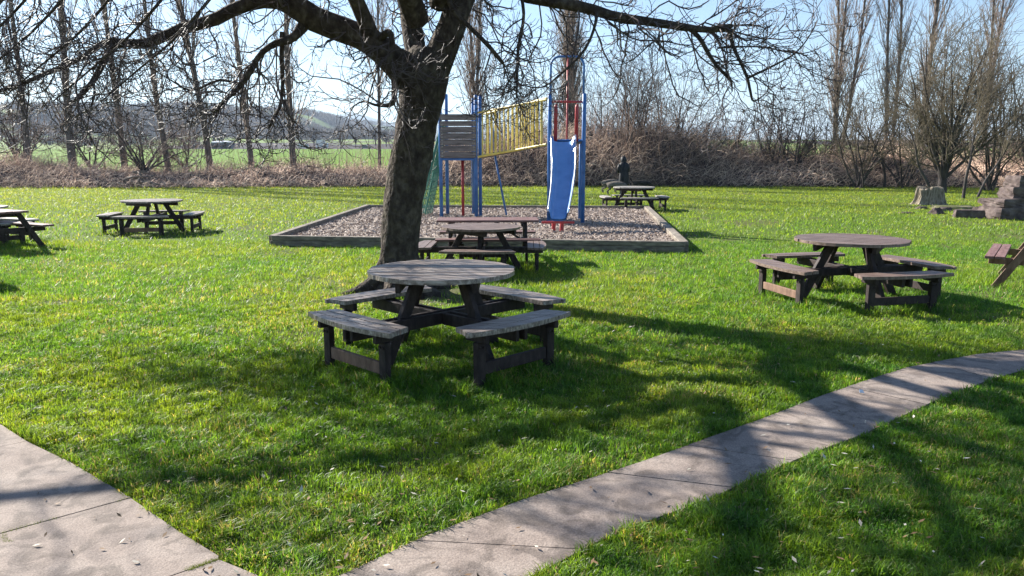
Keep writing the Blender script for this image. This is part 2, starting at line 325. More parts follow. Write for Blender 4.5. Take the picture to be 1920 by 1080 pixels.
# ------------------------------------------------------------------ round picnic table
def clip_board(x0, x1, Rr, inner=None, n=7):
    xs = np.linspace(x0, x1, n); top = [(x, math.sqrt(max(Rr*Rr-x*x, 1e-4))) for x in xs]
    bot = [(x, -y if inner is None else inner) for x, y in top[::-1]]
    return top+bot
def round_table(label, group='round picnic tables on the lawn', tm=wood_top, dm=wood_dark, sm=None):
    t = thing('picnic_table', (0, 0, 0), 0, label, 'picnic table', group); rr = random.Random(3)
    b = MB(); Rt = .675; n = 9; wd = 2*Rt/n
    for i in range(n):
        x0 = -Rt+i*wd+.009; x1 = x0+wd-.018; q = rr.uniform(.0, .018)
        pts = [(y, x) for x, y in clip_board(max(x0, -Rt+.012), min(x1, Rt-.012), Rt-.004-q)]
        b.prism(pts, .705+rr.uniform(-.002, .002), .742+rr.uniform(-.003, .003))
    top = b.build('tabletop', tm, t)
    for s in (-1, 1):
        b = MB(); b.beam((s*.33, -.50, .66), (s*.33, .50, .66), .045, .085); b.build('batten', dm, top)
    dirs = [R(45+90*i) for i in range(4)]
    for i in (0, 1):                       # crossed floor beams carrying the seats
        b = MB(); a = dirs[i]; c, s_ = math.cos(a), math.sin(a); px, py = -s_, c; hh = .345+.0*i
        for o in (-.05, .05):
            dz = .0 if i == 0 else .003
            if i == 0: b.beam((-1.02*c+px*o, -1.02*s_+py*o, hh), (1.02*c+px*o, 1.02*s_+py*o, hh), .04, .095)
            else:
                for q in (-1, 1): b.beam((q*.075*c+px*o, q*.075*s_+py*o, hh), (q*1.02*c+px*o, q*1.02*s_+py*o, hh), .04, .095)
        b.build('crossbeam', dm, t)
    for a in dirs:
        c, s_ = math.cos(a), math.sin(a); b = MB()
        b.beam((c*.27, s_*.27, .70), (c*.66, s_*.66, 0), .055, .10, up=(c, s_, 0)); b.build('leg', dm, t)
        b = MB(); M = Matrix.Rotation(a-math.pi/2, 3, 'Z')       # seat: along local x at +y
        Ro = 1.16; sub = MB()
        for k, (y0, y1) in enumerate(((.79, .885), (.895, .985), (.995, 1.10))):
            if k < 2:
                e0 = .55+.03*k; pts = [(-e0+.03, y0), (e0-.03, y0), (e0, y1), (-e0, y1)]
            else:
                hw = .60; xs = np.linspace(-hw, hw, 13)
                pts = [(x, 1.105-.075*(x/hw)**2) for x in xs][::-1]+[(-hw, y0), (hw, y0)]
            pts = [tuple((M @ Vector((x, y, 0)))[:2]) for x, y in pts]
            b.prism(pts, .405+rr.uniform(-.001, .001), .440+rr.uniform(-.003, .003))
        seat = b.build('bench_seat', sm or tm, t)
        for q in (-1, 1):
            k = MB(); p0 = M @ Vector((q*.41, .80, .37)); p1 = M @ Vector((q*.41, 1.04, .37)); k.beam(p0, p1, .045, .065)
            p0 = M @ Vector((q*.41, .945, 0)); p1 = M @ Vector((q*.41, .945, .338)); k.beam(p0, p1, .09, .055, up=M @ Vector((0, 1, 0))); [k.tube([M @ Vector((q*.41+e_, .985, .30)), M @ Vector((q*.41+e_, .972, .30))], .011, 6) for e_ in (-.02, .02)]; k.build('post', dm, seat)
        k = MB(); k.beam(M @ Vector((-.362, .945, .135)), M @ Vector((.362, .945, .135)), .035, .09); k.build('stretcher', dm if a != dirs[2] else wood_brown, seat)
    return t
def place(t, u, v, rz, sc=1.0, y=None):
    g = G(u, v); t.location = (g.x, g.y if y is None else y, 0); t.rotation_euler = (0, 0, rz); t.scale = (sc,)*3; return t
tables = []
T0 = round_table('large round weathered picnic table in front of the bare tree trunk, nearest to the camera')
def gy(u, y): return Vector(((u-960)/F*(y*math.cos(PITCH)+H*math.sin(PITCH)), y, 0))   # ground point at column u, distance y
def put(t, u, y, rz, sc=1.0): t.location = gy(u, y); t.rotation_euler = (0, 0, rz); t.scale = (sc,)*3; tables.append((t.location.x, t.location.y, sc)); return t
put(T0, 831, 6.6, R(0), .955); T0.scale = (.955, .955, 1.06)
def tcopy(label, u, y, rz, sc=1.0, src=T0, tops=None):
    c = copy_tree(src); c['label'] = label
    for k in c.children:
        if tops and k.name.split('.')[0] in ('tabletop', 'bench_seat'): k.material_slots[0].link = 'OBJECT'; k.material_slots[0].material = tops
    return put(c, u, y, rz, sc)
top_brown = M_noise('browner board', [(.06,.035,.028),(.15,.10,.08),(.26,.19,.16)], 3, .5, .6, stretch=(1.5, 18, 8), bump=.5, bscale=6, bdist=.006)
top_pale = M_noise('bleached board', [(.16,.14,.12),(.30,.27,.24),(.42,.38,.34)], 3, .6, .5, stretch=(1.5, 18, 8), bump=.5, bscale=6, bdist=.006)
T1 = tcopy('round picnic table with pale sunlit stretcher board standing alone on the right lawn', 1588, 9.5, R(-32), tops=top_brown)
T2 = tcopy('round picnic table right behind the tree trunk, its right seat end showing', 902, 11.9, R(44), .92, tops=top_brown)
T3 = tcopy('dark round picnic table alone on the left lawn', 289, 18.0, R(55), 1.0)
T4 = tcopy('far round picnic table beyond the woodchip bed near the walker and dogs', 1188, 25.6, R(46), 1.02, tops=top_pale)
T5 = tcopy('pale topped round picnic table cut off at the left edge behind the A-frame table', -50, 15.6, R(20), 1.0, tops=top_pale)
T6 = tcopy('picnic table cut off at left edge, only its seat end showing', -196, 9.9, R(4), 1.0)
def frame_table(label, tm, dm):
    t = thing('frame_picnic_table', (0, 0, 0), 0, label, 'picnic table', 'rectangular A-frame picnic tables')
    b = MB()
    for i in range(5): b.box((0, -.28+i*.14, .72+random.uniform(-.002, .002)), (1.8, .13, .038), bev=.004)
    top = b.build('tabletop', tm, t)
    for s in (-1, 1):
        b = MB()
        for k in (0, 1): b.box((0, s*(.62+k*.12), .43), (1.8, .11, .038), bev=.004)
        b.build('bench_seat', tm, t)
        b = MB(); b.beam((s*.62, -.76, .365), (s*.62, .76, .365), .045, .09); b.build('crossbeam', dm, t)
        b = MB(); b.beam((s*.62, -.33, .66), (s*.62, .33, .66), .045, .08); b.build('batten', dm, top)
        b = MB(); b.beam((s*.60, 0, .36), (s*.12, 0, .695), .04, .07, up=(0, 1, 0)); b.build('brace', dm, t)
        for q in (-1, 1):
            b = MB(); b.beam((s*.668, q*.25, .70), (s*.668, q*.66, 0), .045, .095, up=(0, 1, 0)); b.build('leg', dm, t)
    return t
A0 = frame_table('reddish rectangular picnic table behind the round one, at the front of the woodchip bed', wood_redtop, wood_dark)
put(A0, 915, 13.1, R(2), .95)
A1 = copy_tree(A0); A1['label'] = 'A-frame picnic table at the left edge with its legs facing the lawn'; put(A1, 0, 14.7, R(-30), 1.0); A1.location = (-10.08, 14.7, 0)
A2 = frame_table('brown picnic table cut off at the right edge, one sunlit slanting leg showing', wood_redtop, wood_brown)
put(A2, 1990, 10.4, R(55), 1.0); A2.location = (7.44, 10.4, 0)
# ------------------------------------------------------------------ woodchip bed
def bed():
    c = [Vector((p.x, p.y, 0)) for p in bed_c]; q = MB(); q.add([(p.x, p.y, .10) for p in c], [(0, 1, 2, 3)])
    m = M_noise('woodchip', [(.17,.135,.115),(.30,.25,.215),(.42,.36,.31)], 26, .95, .1, bump=1, bscale=22, bdist=.04, nrough=.8)
    tag(q.build('woodchip_bed', m), kind='structure')
    # loose chips on top
    n = 26000; a = rng.random((n, 1)); b = rng.random((n, 1))**1.0; C = np.array([tuple(p) for p in c])
    pt = (C[0]*(1-a)+C[1]*a)*(1-b)+(C[3]*(1-a)+C[2]*a)*b; pt[:, 2] = .105+rng.random(n)*.03
    d = norm(rng.normal(0, 1, (n, 3))*np.array([1, 1, .35])); s = norm(np.cross(d, rng.normal(0, 1, (n, 3))*np.array([.4, .4, 1])))
    L = rng.uniform(.015, .04, (n, 1)); W = rng.uniform(.006, .014, (n, 1))
    V = np.stack([pt-d*L-s*W, pt+d*L-s*W, pt+d*L+s*W, pt-d*L+s*W], 1).reshape(-1, 3); Q = np.arange(4*n).reshape(n, 4)
    t = rng.random((n, 1)); col = np.array([.17,.125,.105])*(1-t)+np.array([.50,.41,.35])*t; col = np.repeat(np.concatenate([col, np.ones((n, 1))], 1), 4, 0)
    tag(npmesh('woodchips', V, Q, stick_m, col=col), 'loose pinkish brown woodchips filling the timber edged play area', 'woodchip', kind='stuff')
    e = thing('timber_edging', c[0], 0, 'low sleeper edging around the woodchip play area', 'edging')
    loc = c[0]
    def rail(a, b, z0, z1, wd, nm='rail', seg=1):
        for i in range(seg):
            p = a.lerp(b, i/seg); r = a.lerp(b, (i+1)/seg); d = (r-p).normalized()*.006
            k = MB(); k.beam(p+d-loc+Vector((0, 0, (z0+z1)/2)), r-d-loc+Vector((0, 0, (z0+z1)/2)), wd, z1-z0, bev=.01); k.build(nm, sleeper, e)
    rail(c[0], c[1], 0, .115, .12, 'timber', 3); rail(c[0]+Vector((.02, 0, 0)), c[1]+Vector((.02, 0, 0)), .118, .21, .13, 'timber', 3)
    n1 = (c[2]-c[1]).normalized()
    rail(c[1]+n1*.08, c[2], 0, .20, .17, 'timber', 4); rail(c[2], c[3], 0, .19, .13, 'timber', 3)
    n1 = (c[3]-c[0]).normalized(); rail(c[0]+n1*.08, c[3], 0, .20, .15, 'timber', 4)
bed()
# ------------------------------------------------------------------ climbing frame with slide
def playframe():
    yA = 21.2; yS = 19.3
    o = gy(960, 20.0); t = thing('climbing_frame', o, 0, 'blue red and yellow climbing frame with a slide and sloping bridge on the woodchips', 'climbing frame')
    def W(u, v, y): p = P(u, v, y); return p-o
    def post(u, y, ztop, r=.05, m=blue, nm='post', z0=.08):
        p = gy(u, y)-o; b = MB(); b.tube([(p.x, p.y, z0), (p.x, p.y, ztop-.02), (p.x, p.y, ztop)], [r, r, r*.6], 12); return b.build(nm, m, t, True)
    # left tower
    hA = lambda v: P(0, v, yA).z
    zt = hA(178)
    for u, y, zz in ((828, yA, zt), (893.5, yA, zt), (839.5, yA+1.0, zt+.1), (888, yA+1.1, zt), (901, yA+.15, zt)): post(u, y, zz)
    zp0, zp1 = hA(296), hA(214)
    xl = (gy(828, yA)-o).x; xr = (gy(893.5, yA)-o).x; ya = yA-o.y
    b = MB(); hh = (zp1-zp0)/7
    for i in range(7):
        gap = .008 if i != 5 else .035
        b.box(((xl+xr)/2, ya-.04, zp0+hh*(i+.5)), (xr-xl+.02, .035, hh-gap), bev=.004)
    pn = b.build('board_panel', panelwood, t)
    b = MB()
    for s in (xl+.05, xr-.05):
        for i in range(14): b.tube([(s, ya-.058, zp0+.04+i*(zp1-zp0-.08)/13), (s, ya-.068, zp0+.04+i*(zp1-zp0-.08)/13)], .012, 6)
    b.build('bolts', steel, pn)
    b = MB(); b.box(((xl+xr)/2, ya+.5, zp0+.0), (xr-xl-.1, .98, .05), bev=.004); b.build('deck', panelwood, t)
    b = MB(); b.tube([(xl, ya, zp0-.04), (xr, ya, zp0-.04)], .03); b.build('frame_rail', blue, t)
    b = MB(); b.tube([(xl, ya+1, zp0-.04), (xr, ya+1.1, zp0-.04)], .03); b.build('frame_rail', blue, t)
    # slide tower
    hS = lambda v: P(0, v, yS).z
    s1 = gy(1029, yS)-o; s2 = gy(1092, yS)-o; zs = hS(175); zl = hS(106); zd = hS(265); ys = yS-o.y
    post(1029, yS, zs, .052); post(1092, yS, zs, .052); post(1032, yS+1.0, zd+.05, .045); post(1087, yS+1.0, zd+.05, .045)
    b = MB(); pts = [(s1.x+.02, ys, zs-.1)]
    rc = .22
    for k in range(7): a = math.pi-k*math.pi/12; pts.append((s1.x+.02+rc+rc*math.cos(a), ys, zl-rc+rc*math.sin(a)))
    for k in range(7): a = math.pi/2-k*math.pi/12; pts.append((s2.x-.02-rc+rc*math.cos(a), ys, zl-rc+rc*math.sin(a)))
    pts.append((s2.x-.02, ys, zs-.1)); b.tube(pts, .027, 10); b.build('hoop', blue, t, True)
    zr = hS(191); b = MB(); b.tube([(s1.x, ys, zr), (s2.x, ys, zr)], .026, 8); b.build('crossbar', red, t, True)
    b = MB(); b.tube([(s1.x, ys+.02, zd+.02), (s2.x, ys+.02, zd+.02)], .03, 8); b.build('crossbar', blue, t, True)
    for u, wd in ((1040, .045), (1078.5, .045)):
        x = (gy(u, yS)-o).x; b = MB(); b.tube([(x, ys, zd), (x, ys, zr-.12), (x, ys, zr-.05)], [wd, wd, .02], 8); b.build('guard_post', red, t, True)
    x = (gy(1061, yS+.9)-o).x; b = MB(); b.tube([(x, ys+.9, .1), (x, ys+.9, zl+.15)], .025, 8); b.build('fire_pole', red, t, True)
    b = MB(); b.box(((s1.x+s2.x)/2, ys+.5, zd-.03), (s2.x-s1.x-.1, .95, .05), bev=.004); b.build('deck', panelwood, t)
    # slide: a U-section swept from the deck to the woodchip
    top0 = W(1055.5, 266, yS-.05); bot = W(1046.5, 411, 16.95)
    prof = []
    for k in range(21):
        f = k/20; q = top0.lerp(bot, f)
        # steep in the middle, flattening at the bottom
        z = top0.z+(bot.z-top0.z)*(1-(1-f)**1.0)
        z += -.10*math.sin(math.pi*f)
        bend = .09*math.sin(math.pi*min(1, f*1.05))
        prof.append(Vector((q.x+bend*.55, q.y, z)))
    wd = lambda f: .245 - .06*f
    b = MB(); vs = []; sec = [(-1.18, .20), (-1.0, .18), (-.86, .03), (-.5, 0), (.5, 0), (.86, .03), (1.0, .18), (1.18, .20), (1.12, .165), (.92, -.02), (.5, -.05), (-.5, -.05), (-.92, -.02), (-1.12, .165)]
    n = len(sec)
    for k, p in enumerate(prof):
        d = (prof[min(k+1, 20)]-prof[max(k-1, 0)]).normalized(); nn = Vector((0, -d.z, d.y)); nn = nn if nn.z > 0 else -nn; nn.normalize()
        for (a, h) in sec: vs.append(p+Vector((a*wd(k/20)*1.04, 0, 0))+nn*h)
    fs = [(k*n+j, k*n+(j+1) % n, (k+1)*n+(j+1) % n, (k+1)*n+j) for k in range(20) for j in range(n)]
    b.add(vs, fs); sl = b.build('slide', slideblue, t, True)
    for s in (0, 7):
        b = MB(); b.tube([vs[k*n+s]+Vector((0, 0, .012)) for k in range(21)], .016, 8); b.build('rim', steel, sl, True)
    b = MB(); p = prof[-1]; b.beam((p.x-.36, p.y+.02, p.z-.07), (p.x+.36, p.y+.02, p.z-.07), .06, .05)
    for s in (-.09, .09): b.tube([(p.x+s, p.y+.12, 0.02), (p.x+s, p.y+.12, p.z-.08)], .045, 8)
    b.build('slide_foot', red, sl)
    # sloping bridge of yellow bars, two railings
    def side(y0, y1, u0, u1, v):
        a0 = W(u0, v[0], y0); a1 = W(u1, v[1], y1); b0 = W(u0, v[2], y0); b1 = W(u1, v[3], y1); b = MB()
        b.tube([a0, a1], .028, 8); b.tube([b0, b1], .032, 8)
        nb = 15
        for i in range(1, nb):
            f = i/nb; b.tube([b0.lerp(b1, f), a0.lerp(a1, f)], .019, 6)
        b.build('bridge_railing', yellow, t)
        return b0, b1
    f0, f1 = side(yA-.02, yS+.1, 897, 1024, (211, 187, 294, 271))
    g0 = f0+Vector((.14, .75, 0)); g1 = f1+Vector((.04, .75, 0)); hgt = (W(897, 211, yA)-W(897, 294, yA)).z
    b = MB(); b.tube([g0, g1], .03, 8); b.tube([g0+Vector((0, 0, hgt)), g1+Vector((0, 0, hgt))], .028, 8)
    for i in range(1, 15): f = i/15; p = g0.lerp(g1, f); b.tube([p, p+Vector((0, 0, hgt))], .019, 6)
    b.build('bridge_railing', yellow, t)
    b = MB(); vs = [f0+Vector((0, .05, 0)), f1+Vector((0, .05, 0)), g1-Vector((0, .05, 0)), g0-Vector((0, .05, 0))]
    b.add(vs+[v-Vector((0, 0, .04)) for v in vs], [(0,1,2,3),(7,6,5,4),(0,4,5,1),(1,5,6,2),(2,6,7,3),(3,7,4,0)]); b.build('bridge_deck', panelwood, t)
    # leaning green scramble net
    e = {}
    for nm, (u0, v0, y0), (u1, v1, y1) in (('a', (783, 408, 21.5), (829, 228, 21.3)), ('b', (796, 404, 22.3), (833, 232, 22.1)), ):
        e[nm] = (W(u0, v0, y0), W(u1, v1, y1))
    b = MB()
    for nm in e: b.tube(list(e[nm]), .03, 8)
    pa, pb = e['a'], e['b']
    for i in range(1, 10):
        f = i/10; b.tube([pa[0].lerp(pa[1], f), pb[0].lerp(pb[1], f)], .018, 6)
    for q in (.33, .66): b.tube([pa[0].lerp(pb[0], q), pa[1].lerp(pb[1], q)], .016, 6)
    b.build('ladder', green, t)
    b = MB(); sh = Vector((.0, .5, 0))
    for f in (0, .25, .5, .75, 1): b.tube([pa[0].lerp(pb[0], f)+Vector((.18, .2, 0)), pa[1].lerp(pb[1], f)+Vector((.06, .2, -.1))], .017, 6)
    for i in range(1, 13): f = i/13; b.tube([pa[0].lerp(pa[1], f)+Vector((.18-.12*f, .2, 0)), pb[0].lerp(pb[1], f)+Vector((.18-.12*f, .2, 0))], .014, 6)
    b.build('scramble_net', green, t)
    # red pole, chain net, slanting brace
    p = gy(868.5, yA+.3)-o; b = MB(); b.tube([(p.x, p.y, .08), (p.x, p.y, zp0)], .04, 10); b.build('pole', red, t, True)
    b = MB(); a0 = gy(874, yA+.7)-o; a1 = gy(887, yA+.7)-o
    for i in range(4):
        x = a0.x+(a1.x-a0.x)*i/3; b.tube([(x, a0.y, .35), (x, a0.y, zp0)], .007, 4)
    for i in range(14): z = .4+i*(zp0-.45)/13; b.tube([(a0.x, a0.y, z), (a1.x, a0.y, z+.02)], .007, 4)
    b.build('chain_net', chain_m, t)
    q0 = P(928, 292, yA+.4)-o; q1 = gy(950, yA+.6)-o; b = MB(); b.tube([q0, (q1.x, q1.y, .08)], .028, 8); b.build('brace', blue, t, True)
    p = P(922, 240, yA+1.6)-o; q = P(922, 282, yA+1.6)-o; b = MB(); b.tube([q, p], .05, 8); b.build('bridge_post', blue, t, True)
playframe()
# ------------------------------------------------------------------ cherry tree
def bez(pts, n):                                  # smooth polyline through control points (x,y,z,r)
    pts = np.array(pts, float); m = len(pts); out = []
    for k in range(n):
        t = k/(n-1)*(m-1); i = min(int(t), m-2); f = t-i
        p0, p1, p2, p3 = pts[max(i-1, 0)], pts[i], pts[i+1], pts[min(i+2, m-1)]
        out.append(.5*((2*p1)+(-p0+p2)*f+(2*p0-5*p1+4*p2-p3)*f*f+(-p0+3*p1-3*p2+p3)*f**3))
    return np.array(out)
def cherry():
    base = G(750, 545); t = thing('cherry_tree', base, 0, 'large bare tree with leaning dark trunk and drooping twigs behind the nearest round table', 'tree')
    Y0 = base.y; b3 = np.array(tuple(base))
    def L(pts): return [(*(P(u, v, Y0+dy)-base), r*.86) for u, v, dy, r in pts]
    def body(name, pts, n=24, k=14, amp=.03):
        B = bez(pts, n); PT = B[None, :, :3]; RD = np.maximum(B[None, :, 3], .004)
        V, Q = tubes(PT, RD, k)
        c = np.repeat(B[:, :3], k, 0); d = V-c; rad = np.repeat(RD[0], k)[:, None]
        nz = fbm(V[:, 0]*3+V[:, 1]*2+V[:, 2]*.8, V[:, 2]*1.2+V[:, 1]*3, .35, 61)[:, None]-.5
        V = c+d*(1+nz*amp*8)
        npmesh(name, V, Q, cherry_bark, t, smooth=True); return B
    z = lambda v: (P(750, v, Y0)-base).z
    trunk = [(0, 0, -.12, .50), (0, 0, .02, .40), (0, 0, .15, .31)]+L([(748,490,0,.30),(750,430,0,.285),(757,370,0,.29),(768,312,0,.295),(779,250,0,.30),(788,200,0,.315),(794,150,0,.36),(797,115,0,.34),(800,90,0,.2)])
    body('trunk', trunk, 44, 22, .035)
    limbs = {
     'right': [(805,150,0,.25),(825,105,0,.225),(843,60,0,.21),(857,20,0,.205),(872,-20,.1,.19),(905,-90,.2,.16),(940,-190,.3,.13),(960,-300,.3,.10),(990,-420,.2,.06),(1010,-520,.1,.03)],
     'mid': [(790,150,.05,.21),(780,95,.15,.17),(770,45,.3,.15),(768,0,.45,.14),(760,-70,.7,.12),(735,-180,1.0,.10),(720,-300,1.3,.07),(700,-430,1.4,.03)],
     'left': [(785,165,0,.25),(745,120,-.05,.22),(700,82,-.1,.195),(655,60,-.15,.185),(600,40,-.2,.175),(555,12,-.3,.165),(520,-8,-.35,.15),(470,-60,-.45,.12),(400,-150,-.6,.10),(330,-260,-.8,.06),(280,-380,-1,.03)],
     'leftlow': [(540,5,-.3,.12),(500,2,-.35,.10),(450,12,-.4,.09),(400,38,-.5,.085),(345,52,-.6,.08),(300,72,-.7,.072),(265,83,-.8,.066),(232,80,-.85,.058),(205,95,-.9,.045),(180,145,-.95,.038),(150,180,-1.0,.034),(138,192,-1,.022)],
     'leftlow2': [(235,80,-.85,.05),(200,78,-.9,.04),(150,110,-.95,.034),(80,140,-1.1,.028),(20,165,-1.2,.024),(-60,180,-1.3,.016)],
     'rightlow': [(880,-40,.1,.13),(930,-35,0,.10),(985,-8,-.1,.092),(1040,4,-.15,.085),(1100,15,-.2,.078),(1160,33,-.25,.07),(1220,41,-.3,.062),(1290,52,-.3,.052),(1335,56,-.35,.046),(1367,50,-.35,.044),(1370,46,-.35,.03)],
     'rtip1': [(1290,50,-.3,.04),(1312,72,-.3,.034),(1328,100,-.3,.03),(1345,125,-.35,.026),(1368,148,-.35,.022),(1372,160,-.35,.014),(1373,172,-.35,.007)],
     'rtip2': [(1366,50,-.35,.034),(1374,85,-.4,.026),(1390,120,-.4,.022),(1401,146,-.4,.022),(1407,172,-.4,.018),(1412,189,-.4,.015),(1425,184,-.4,.010),(1438,172,-.4,.006)],
     'rtip3': [(1401,147,-.4,.018),(1430,133,-.45,.016),(1460,118,-.5,.014),(1485,104,-.5,.013),(1505,85,-.5,.010),(1522,60,-.5,.009),(1532,38,-.5,.005)],
     'rtip4': [(1345,90,-.4,.016),(1380,88,-.4,.012),(1430,88,-.45,.011),(1470,96,-.45,.010),(1510,100,-.5,.008),(1553,82,-.5,.004)],
     'll3': [(575,40,-.2,.09),(548,72,-.3,.062),(520,80,-.35,.05),(492,98,-.4,.042),(470,130,-.45,.038),(452,160,-.5,.034),(425,185,-.5,.031),(402,212,-.55,.024),(388,215,-.55,.012)],
     'll4': [(480,120,-.45,.03),(455,155,-.5,.02),(410,150,-.5,.018),(360,170,-.6,.015),(320,150,-.6,.011),(270,120,-.7,.006)],
     'll5': [(530,60,-.2,.045),(528,110,-.2,.035),(530,160,-.25,.03),(525,200,-.25,.026),(512,225,-.3,.022),(503,242,-.3,.016)],
     'c1': [(740,150,-.2,.06),(739,170,-.25,.045),(735,195,-.3,.04),(705,197,-.4,.022),(680,190,-.45,.014),(655,205,-.5,.006)],
     'c2': [(830,-30,-.1,.05),(850,20,-.35,.04),(880,50,-.4,.034),(915,85,-.5,.032),(940,115,-.5,.030),(944,117,-.5,.02)],
     'c3': [(975,-20,-.1,.03),(982,30,-.4,.024),(972,90,-.45,.026),(970,130,-.5,.02),(968,185,-.5,.01)],
     'c4': [(1120,15,-.2,.03),(1115,50,-.4,.022),(1095,95,-.4,.018),(1050,140,-.5,.014),(1010,165,-.5,.01),(950,150,-.5,.006)],
     'cl6': [(700,85,-.1,.06),(730,60,-.4,.05),(735,95,-.5,.042),(728,120,-.55,.036),(739,140,-.55,.02)],
     'up1': [(850,30,.1,.14),(820,-80,-.6,.12),(790,-200,-1.4,.09),(760,-330,-2.2,.06),(720,-460,-2.9,.03)],
     'up2': [(700,80,-.1,.12),(640,-60,-.8,.10),(560,-190,-1.6,.08),(470,-330,-2.3,.05),(400,-460,-2.8,.025)],
     'up3': [(905,-90,.2,.12),(1010,-180,.0,.10),(1130,-250,-.5,.07),(1240,-300,-.9,.05),(1340,-330,-1.2,.02)],
     'up4': [(520,-8,-.35,.11),(420,-90,-1.1,.09),(300,-170,-1.8,.07),(170,-220,-2.4,.05),(60,-250,-2.8,.02)],
     'up5': [(850,20,.1,.12),(880,-90,1.0,.10),(900,-220,1.9,.07),(950,-350,2.5,.04)],
    }
    for i, (a) in enumerate([(-60, -60), (0, -80), (60, -70), (140, -60), (230, -50), (320, -50)]):
        limbs['d%d' % i] = [(a[0]+150, a[1]-60, -1.2, .032), (a[0]+80, a[1]+40, -1.3, .022), (a[0]+10, a[1]+120, -1.3, .017), (a[0]-60, a[1]+180, -1.35, .012), (a[0]-130, a[1]+240, -1.4, .008)]
    near = {'n1': [(-2.5,-.4,3.9,.09),(-4.2,-1.4,3.9,.07),(-5.7,-2.6,3.4,.05),(-7,-3.6,2.9,.02)], 'n2': [(.3,-.1,3.4,.15),(0,-1.2,4.3,.12),(-.6,-2.4,4.6,.09),(-1.4,-3.6,4.6,.04)],
      'n3': [(.6,-.1,3.6,.14),(.9,-1.5,4.5,.11),(1.2,-2.8,4.7,.08),(1.6,-4,4.6,.03)], 'n4': [(-2.4,-.4,3.9,.10),(-3.2,-1.8,4.3,.08),(-4,-3.2,4.3,.05),(-4.6,-4.6,4.0,.02)], 'shade_n6': [(-.4,-.2,3.9,.13),(-1.0,-1.2,4.3,.10),(-1.5,-2.0,4.2,.07),(-2,-2.8,3.9,.03)], 'n5': [(-.4,-.2,4.4,.12),(-1.6,-1.0,5.2,.09),(-2.6,-1.6,5.8,.06),(-3.8,-2.0,6.2,.03)]}  # one unseen limb is added here to deepen the lower-right shadow
    limbs.update(near)
    for a in range(6):
        an = a*1.05+.4; q = (math.cos(an), math.sin(an)); body('root', [(q[0]*.12, q[1]*.12, .45, .13), (q[0]*.30, q[1]*.30, .16, .12), (q[0]*.52, q[1]*.52, .02, .10), (q[0]*.9, q[1]*.9, -.07, .05)], 12, 8, .03)
    main = []; mr = []
    for nm, pts in limbs.items():
        B = body('branch', pts if nm in near else L(pts), 20 if len(pts) > 6 else 14, 10 if pts[0][3] > .08 else 6, .03 if pts[0][3] > .08 else .02)
        B = bez(np.concatenate([B], 0), 16); main.append(B[:, :3]); mr.append(np.maximum(B[:, 3], .004))
    M_ = np.array(main); RM = np.array(mr)
    # bias: keep spawning off the trunk-side beginnings
    droop = np.array([[0, 0, g] for g in (0, -.22, -.26, -.22, -.1, .02, .16, .26, .30)])
    lens = np.linalg.norm(np.diff(M_, axis=1), axis=2).sum(1); w_ = lens/lens.sum()
    fac = np.array([.3 if q in ('c2', 'c4') else .8 if q in ('c1', 'c3') else .35 if q in ('left', 'up4', 'n5') else .5 if q[0] == 'd' or q[:4] == 'rtip' or q in ('leftlow', 'leftlow2') else .4 if q.startswith('up') else .9 if q in near else (.8 if q in ('left', 'mid', 'right') else 1.0) for q in limbs])
    keep = np.repeat(np.arange(len(M_)), (w_*fac*1050+2).astype(int))
    P1, R1 = spawn(M_[keep], RM[keep], -1, .22, 1, (.5, 1.35), (.6, 1.7), 9, .27, droop, .42, .005)
    R1 = np.clip(R1, .0035, .0095)
    P2, R2 = spawn(P1, R1, -7, .1, 1, (.4, 1.2), (.25, .85), 8, .32, (0, 0, .05), .6, .003)
    R2 = np.clip(R2, .003, .0068)
    P3, R3 = spawn(P2, R2, -2, .3, 1, (.3, 1.0), (.08, .3), 5, .2, (0, 0, .10), .7, .003)
    P4, R4 = spawn(P3, R3, 5000, .3, 1, (.6, 1.3), (.015, .035), 3, .1, (0, 0, 0), 1.6, .003); R4 = R4*1.5
    V, Q = merge([tubes(P1, R1, 5), tubes(P2, R2, 4), tubes(P3, R3, 3), tubes(P4, R4, 3)])
    tag(npmesh('twigs', V, Q, twig_m, t, smooth=True), kind='stuff')
cherry()
# ------------------------------------------------------------------ background trees
def tree_obj(name, base, label, cat, group, trunkP, trunkR, mats, levels, k0=8):
    t = thing(name, base, 0, label, cat, group)
    V, Q = tubes(trunkP, trunkR, k0); npmesh('trunk', V, Q, mats[0], t, smooth=True)
    V, Q = merge([tubes(a, b, 3) for a, b in levels]); npmesh('crown', V, Q, mats[1], t); return t
def poplar(u, y, label, lean=0.0, h=21, r=.26, stems=1, dens=1.0, low=.12, spread=1.0, mats=None):
    base = gy(u, y); base.z = float(terrain(base.x, base.y))-.05; n = stems
    P0 = rng.normal(0, .12*(n > 1), (n, 3)); P0[:, 2] = 0
    D = np.zeros((n, 3)); D[:, 2] = 1; D[:, 0] = lean+(np.linspace(-.05, .05, n) if n > 1 else 0)
    TP, TR = walk(P0, D, np.full(n, h*1.0), 14, .018, (0, 0, .02), np.full(n, r*(1 if n == 1 else .7)), .03)
    B1, Q1 = spawn(TP, TR, int(75*dens*n), low, .98, (.28, .55), (2.0, 5.5), 8, .05, (0, 0, .12*1/spread), .30, .012); Q1 = np.clip(Q1, .01, .06)
    B2, Q2 = spawn(B1, Q1, int(480*dens*n), .15, 1, (.2, .6), (.8, 2.0), 5, .08, (0, 0, .10), .6, .008); Q2 = np.clip(Q2, .007, .016)
    B3, Q3 = spawn(B2, Q2, int(800*dens*n), .2, 1, (.2, .6), (.3, 1.0), 4, .1, (0, 0, .08), .8, .006)
    return tree_obj('poplar_tree', base, label, 'tree', 'tall bare poplars along the field edge', TP, TR, mats or (poplar_m, poptwig_m), [(B1, Q1), (B2, Q2), (B3, Q3)])
